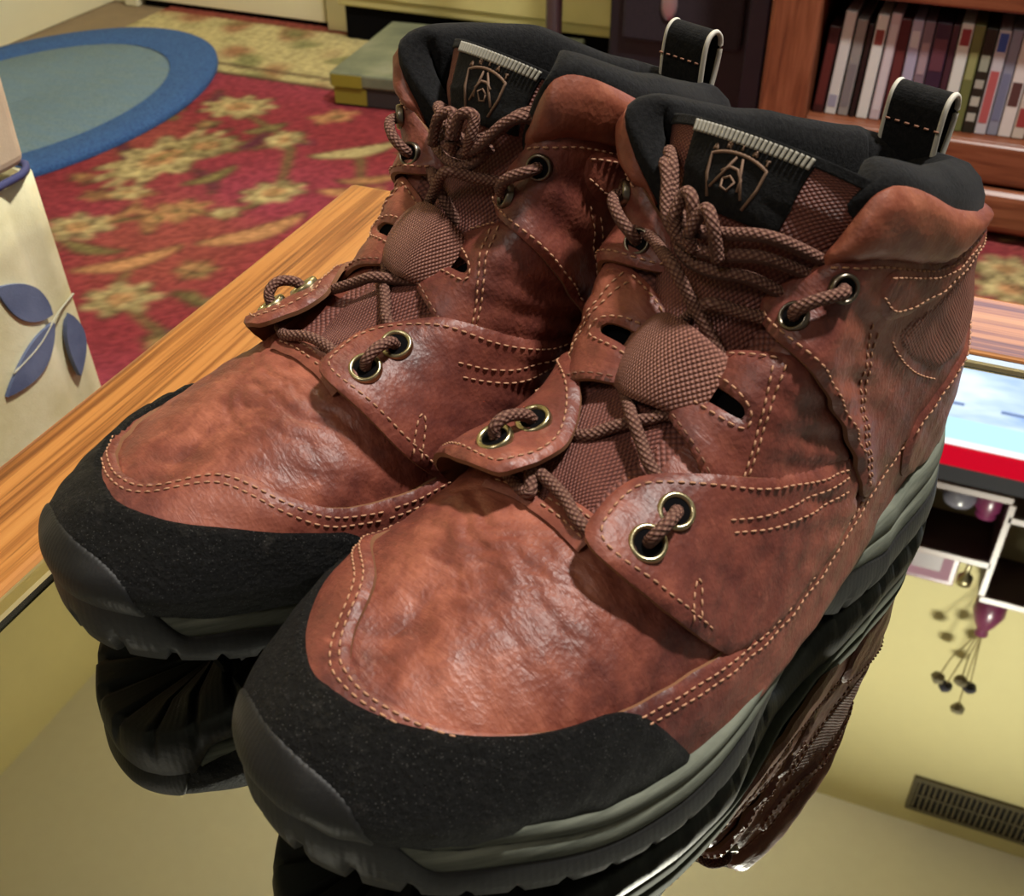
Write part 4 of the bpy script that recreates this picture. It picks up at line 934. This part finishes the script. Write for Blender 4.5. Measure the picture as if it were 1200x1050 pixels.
        for i, p in enumerate(path):
            t = path[min(i + 1, K - 1)] - path[max(i - 1, 0)]; t /= np.linalg.norm(t); w = ax - t * (ax @ t); w /= np.linalg.norm(w); n = np.cross(w, t); n = n if n @ nn > 0 else -n
            x = i / (K - 1); hw = .0105 + .0030 * math.sin(math.pi * x)
            for k in range(W):
                a = -1 + 2 * k / (W - 1); V.append(p + w * hw * a + n * (.0022 - .0020 * abs(a) ** 3.)); uv.append((x * .062, a * hw))
            for k in range(W): a = 1 - 2 * k / (W - 1); V.append(p + w * hw * a * .97 - n * (.0008 + .0014 * abs(a) ** 3.)); uv.append((x * .062, a * hw))
        for i in range(K - 1):
            for k in range(2 * W): F.append((i * 2 * W + k, i * 2 * W + (k + 1) % (2 * W), (i + 1) * 2 * W + (k + 1) % (2 * W), (i + 1) * 2 * W + k))
        wb = s.mesh('webbing_keeper', np.array(V), F, M['webbing'], None, uvs=uv)
    # ---- padded lining round the collar and the pull tab
    def collar(s):
        aa = np.r_[np.linspace(6.35, 11, 60), np.linspace(-11, -6.35, 60)[1:]]
        rim = s.raw(aa, np.ones(len(aa))); ctr = np.array([.235, 0, 0]); V, F, uv = [], [], []
        tan = np.gradient(rim, axis=0); tan[:, 2] = 0; tan /= np.linalg.norm(tan, axis=1)[:, None] + 1e-12
        inn = np.stack([-tan[:, 1], tan[:, 0], 0 * tan[:, 0]], 1); flip = ((ctr - rim) * inn).sum(1) < 0; inn[flip] *= -1
        for k in range(3): inn[:, k] = np.convolve(np.r_[[inn[0, k]] * 3, inn[:, k], [inn[-1, k]] * 3], np.ones(7) / 7, 'valid')
        inn /= np.linalg.norm(inn, axis=1)[:, None]
        h = np.interp(np.abs(aa), [6.35, 6.9, 7.5, 8.2, 8.8, 9.6, 10.4, 11], [.000, .003, .006, .012, .014, .015, .016, .016])
        prof = [(-.0012, -.010), (-.0016, -.002), (-.0010, .25), (.0016, .62), (.006, .90), (.011, 1.0), (.0155, .86), (.0185, .5), (.0195, -.004), (.0185, -.022), (.0155, -.045), (.0140, -.07)]
        for i in range(len(aa)):
            for o, z in prof:
                zz = z * h[i] if z > 0 else z
                V.append(rim[i] + inn[i] * (o * np.interp(abs(aa[i]), [6.35, 7.2, 8.5], [.35, .7, 1.])) + np.array([0, 0, zz])); 
        n = len(prof)
        for i in range(len(aa) - 1):
            for j in range(n - 1): F.append((i * n + j, (i + 1) * n + j, (i + 1) * n + j + 1, i * n + j + 1))
        fm = [1 if (abs(aa[q // (n - 1)]) > 10.25 and q % (n - 1) < 5) else 0 for q in range(len(F))]
        ln = s.mesh('padded_collar', np.array(V), F, [M['lining'], M['lining_grey']], fmat=fm, flip=True)
        # insole floor so that the inside is closed
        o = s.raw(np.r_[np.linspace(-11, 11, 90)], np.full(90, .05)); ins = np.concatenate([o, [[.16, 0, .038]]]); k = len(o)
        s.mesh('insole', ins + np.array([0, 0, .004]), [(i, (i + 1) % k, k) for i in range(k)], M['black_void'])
        # pull tab: a folded strip of black leather with white edges
        base = np.array([.2770, 0, .127]); upv = np.array([.10, 0, .995]); side = np.array([0, 1., 0]); back = np.array([.99, 0, -.1])
        cen = [(-.0030, -.010), (-.0042, .006), (-.0050, .022), (-.0042, .032), (-.0005, .0355), (.0032, .032), (.0036, .022), (.0015, .006), (-.001, -.008)]
        P2 = catmull(cen, 6); K = len(P2); hw = .0100; V, F = [], []
        tn = np.gradient(P2, axis=0); tn /= np.linalg.norm(tn, axis=1)[:, None]
        for i in range(K):
            nn = np.array([tn[i][1], -tn[i][0]])
            for sgn, y in ((1, -hw), (1, hw), (-1, hw), (-1, -hw)):
                p = P2[i] + nn * .0007 * sgn; V.append(base + back * p[0] + upv * p[1] * .84 + side * y)
        for i in range(K - 1):
            for k in range(4): F.append((4 * i + k, 4 * i + (k + 1) % 4, 4 * i + 4 + (k + 1) % 4, 4 * i + 4 + k))
        pt = s.mesh('pull_tab', np.array(V), F, M['label_black'], smooth=False)
        s.tubes('tab_piping', [[base + back * p[0] + upv * p[1] * .84 + side * y for p in P2] for y in (-hw, hw)], .0010, M['pipe_white'], pt, 8)
        A = Acc()
        for k in range(6):
            y = -.009 + .0036 * k; p = np.array([base + back * -.0066 + upv * .0185 + side * (y + d) for d in (0, .0016)]); A.add(tube(p, .0004, 5))
        x = s.mesh('stitching', np.array(A.v), A.f, M['thread_brown'], pt); x['kind'] = 'stuff'
    # ---- sole
    def sole(s):
        N = 360; sa = np.linspace(-11, 11, N + 1)[:-1]; a = np.abs(sa); P = s.raw(sa, np.zeros(N))
        t = np.roll(P, -1, 0) - np.roll(P, 1, 0); t[:, 2] = 0; t /= np.linalg.norm(t, axis=1)[:, None] + 1e-12
        nrm = np.stack([-t[:, 1], t[:, 0], np.zeros(N)], 1); out = P - np.array([.14, 0, 0]); out[:, 2] = 0
        nrm *= np.sign((nrm * out).sum(1))[:, None]; u = P[:, 0]
        nrm = (np.roll(nrm, 1, 0) + nrm + np.roll(nrm, -1, 0)); nrm /= np.linalg.norm(nrm, axis=1)[:, None]
        top = P[:, 2] + .0035 + .0050 * sstep(a, .9, 1.6) * (1 - sstep(a, 2.3, 3.4))
        zb = .025 * np.clip((.088 - u) / .088, 0, 1) ** 1.5 + .010 * np.exp(-((u - .178) / .017) ** 4) + .003 * np.clip((u - .285) / .02, 0, 1)
        zm = top - np.interp(u, [0, .08, .11, .135, .195, .222, .3], [.0165, .0155, .0135, .0080, .0080, .0200, .0240]); zm = np.maximum(zm, zb + .0055)
        k = 1 - sstep(a, 1.38, 1.95); zm = zm * (1 - k) + (top - .0002) * k
        def ring(z, o): q = P + nrm * np.asarray(o).reshape(-1, 1); q[:, 2] = z; return q
        def wall(rows, name, mat, cap0=False, cap1=False, uvz=None):
            V = np.concatenate(rows); F = []; n = len(rows)
            for r in range(n - 1):
                for i in range(N): j = (i + 1) % N; F.append((r * N + i, r * N + j, (r + 1) * N + j, (r + 1) * N + i))
            if cap1:
                c = len(V); V = np.concatenate([V, rows[-1].mean(0)[None]])
                m_ = [(r_ * 0) for r_ in range(1)]
                inner = rows[-1].copy(); inner[:, 1] *= .0; inner[:, 0] = np.clip(inner[:, 0], .05, .255); c = len(V) - 1; V = np.concatenate([V[:-1], inner])
                for i in range(N): j = (i + 1) % N; F.append(((n - 1) * N + i, (n - 1) * N + j, c + j, c + i))
            d = np.r_[0, np.cumsum(np.linalg.norm(np.diff(P, axis=0), axis=1))]
            uv = np.zeros((len(V), 2)); uv[:, 0] = np.resize(d, len(V)); uv[:, 1] = V[:, 2]
            return s.mesh(name, V, F, mat, uvs=uv)
        med_e = np.where(sa < 0, .0022 * np.exp(-((u - .085) / .045) ** 4), 0.); e = -med_e + np.interp(u, [0, .095, .125, .165, .195, .225, .3], [.0042, .0042, .0020, -.0025, -.0020, .0036, .0046]); zmid = (top + zm) / 2 + .001; full = np.ones(N)
        fl = np.interp(u, [0, .1, .16, .22, .3], [1, 1, 1.0, 1.2, 1.3])
        rows = [ring(top - .001, full * -.006), ring(top + .0012, full * .0015), ring(top + .0006, e + .0012), ring(zmid + .0018, (e + .0014) * fl), ring(zmid + .0006, (e + .0010) * fl), ring(zmid, (e - .0006) * fl), ring(zmid - .0007, (e + .0012) * fl),
                ring(zm + .002, (e + .0018) * fl), ring(zm, (e + .0012) * fl), ring(zm - .001, full * -.004)]
        wall(rows, 'midsole', M['midsole'])
        # tread: blocks notched into the lower edge
        d = np.r_[0, np.cumsum(np.linalg.norm(np.diff(P, axis=0), axis=1))]
        sq = (((d / .0135) % 1) < .22).astype(float); arch = 1 - np.exp(-((u - .178) / .02) ** 4); lug = sq * arch
        zt = zm + .0002; o1 = (e + .0020) * fl - .0040 * np.exp(-((u - .165) / .035) ** 4)
        rows = [ring(zt, full * -.004), ring(zt + .0003, o1 - .0006), ring(zt - .0012, o1 + .0004), ring(zb + (zt - zb) * .55, o1 + .0012), ring(zb + (zt - zb) * .35, o1 + .0010 - .0012 * lug), ring(zb + .0016, o1 - .0004 - .0030 * lug), ring(zb + .0003 + .002 * lug, o1 - .0022 - .0030 * lug), ring(zb + .0002 + .003 * lug, full * -.010)]
        wall(rows, 'outsole', M['rubber'], cap1=True)
        # tread blocks under the forefoot and the heel
        A = Acc()
        for uu in np.arange(.045, .285, .017):
            if .150 < uu < .205: continue
            for vv in (-.03, -.012, .008, .027):
                if abs(vv) > .024 and uu > .26: continue
                z0 = .025 * max(0, (.088 - uu) / .088) ** 1.5
                bx = [(uu + x, vv + y, z0 + z) for z in (.0003, .005) for x, y in ((-.006, -.0065), (.006, -.005), (.006, .0065), (-.006, .005))]
                A.add((bx, [(0, 1, 2, 3), (4, 7, 6, 5), (0, 4, 5, 1), (1, 5, 6, 2), (2, 6, 7, 3), (3, 7, 4, 0)]))
        o = s.mesh('tread_blocks', np.array(A.v), A.f, M['rubber'], smooth=False); o['kind'] = 'stuff'
    # ---- one lace: every visible run of it
    def laces(s):
        r = .00195; S_ = lambda a, b, o: s.pos([s.wa(a)], [b if a > 0 else min(.985, b + (s.eb if a > -4.7 else .062 if a > -5.8 else .040) * float(sstep(b, .40, .75)))], np.array([o]))[0]; T_ = lambda q, t, o: s.tng([q], [t], o)[0]
        runs = []
        runs.append([S_(-3.9, .72, .002), S_(-3.75, .84, .004), T_(.06, -.3, .004), T_(.05, .3, .004), S_(3.72, .84, .004), S_(3.9, .72, .002)])
        def loop(g, a0, b0, a1, b1, top, lf, wbf, waf):
            out = []
            for t, h in ((0, -.001), (.12, .0036), (.5, .0062), (.88, .0040), (1, -.001)):
                sa = np.array([waf(g * (a0 + (a1 - a0) * t))]); b = np.array([wbf(b0 + (b1 - b0) * t)]); out.append(s.pos(sa, b, np.array([top + h]) + lf(sa, b))[0])
            return out
        for g in (1, -1):
            we = (lambda b: b) if g > 0 else (lambda b: min(.985, b + s.eb * float(sstep(b, .40, .75)))); wq = (lambda b: b) if g > 0 else (lambda b: min(.985, b + .040 * float(sstep(b, .40, .75))))
            runs.append(loop(g, 4.40, .700, 4.02, .690, .0038, s.lifts[g][0], we, s.wa)); runs.append(loop(g, 6.20, .800, 6.66, .790, .0036, s.lifts[g][1], wq, lambda a: a))
        # criss-cross under the eyestays and keepers
        def chord(p, q, sag, pre, post):
            m_ = (p + q) / 2 + np.array([-.5, 0, .87]) * sag; return [pre, p, p * .5 + m_ * .5, m_, q * .5 + m_ * .5, q, post]
        runs.append(chord(S_(4.53, .825, .0045), S_(-4.98, .885, .0040), .0040, S_(4.50, .74, .002), S_(-5.1, .80, .002)))
        runs.append(chord(S_(-4.53, .825, .0045), S_(4.98, .885, .0030), .0012, S_(-4.50, .74, .002), S_(5.1, .80, .002)))
        runs.append(chord(S_(-6.25, .850, .0060), S_(5.56, .880, .0050), .0130, S_(-6.35, .78, .002), S_(5.45, .80, .002)))
        runs.append(chord(S_(-5.54, .885, .0040), S_(5.99, .860, .0045), .0100, S_(-5.45, .80, .002), S_(6.12, .80, .002)))
        # the tied-off bundle lying across the tongue
        runs.append([T_(.70, .98, .001), T_(.735, .60, .0062), T_(.715, .20, .0075), T_(.700, -.15, .0078), T_(.735, -.45, .0070), T_(.80, -.62, .0050), T_(.83, -.80, .003), T_(.80, -.95, -.001)])
        runs.append([T_(.67, .96, .001), T_(.690, .60, .0060), T_(.670, .25, .0075), T_(.665, -.10, .0082), T_(.705, -.40, .0100), T_(.77, -.58, .0080), T_(.80, -.72, .006), T_(.77, -.92, .000)])
        runs.append([T_(.66, .30, .0110), T_(.735, .18, .0125), T_(.755, .02, .0105), T_(.70, -.06, .0120), T_(.66, -.02, .0090)])
        runs.append([T_(.70, -.06, .0105), T_(.76, -.13, .0110), T_(.765, -.27, .0095), T_(.715, -.30, .0110), T_(.67, -.22, .0090)])
        runs.append([T_(.62, .90, .002), T_(.640, .55, .0050), T_(.630, .15, .0060), T_(.64, -.2, .0060), T_(.70, -.42, .0060)])
        s.tubes('lace', [catmull(p, 9) for p in runs], r, M['lace'], n=10)

YW = math.radians(YAW)
def to_room(x, y): return x * math.cos(YW) - y * math.sin(YW), x * math.sin(YW) + y * math.cos(YW)
def place(L, Md, x, y, az, m, label, seed):
    X, Y = to_room(x, y); b = Boot(L, Md, X, Y, az - YAW, m, label, seed); b.build(); return b
place(LAT, MED, -.065, .172, 46.5, 1, 'nearer brown leather hiking boot, its black suede toe pointing at the viewer', 1.3)
place(LATR, MEDR, -.142, .2485, 49.2, -1, 'farther brown leather hiking boot, beside the oak edge of the table', 4.1)
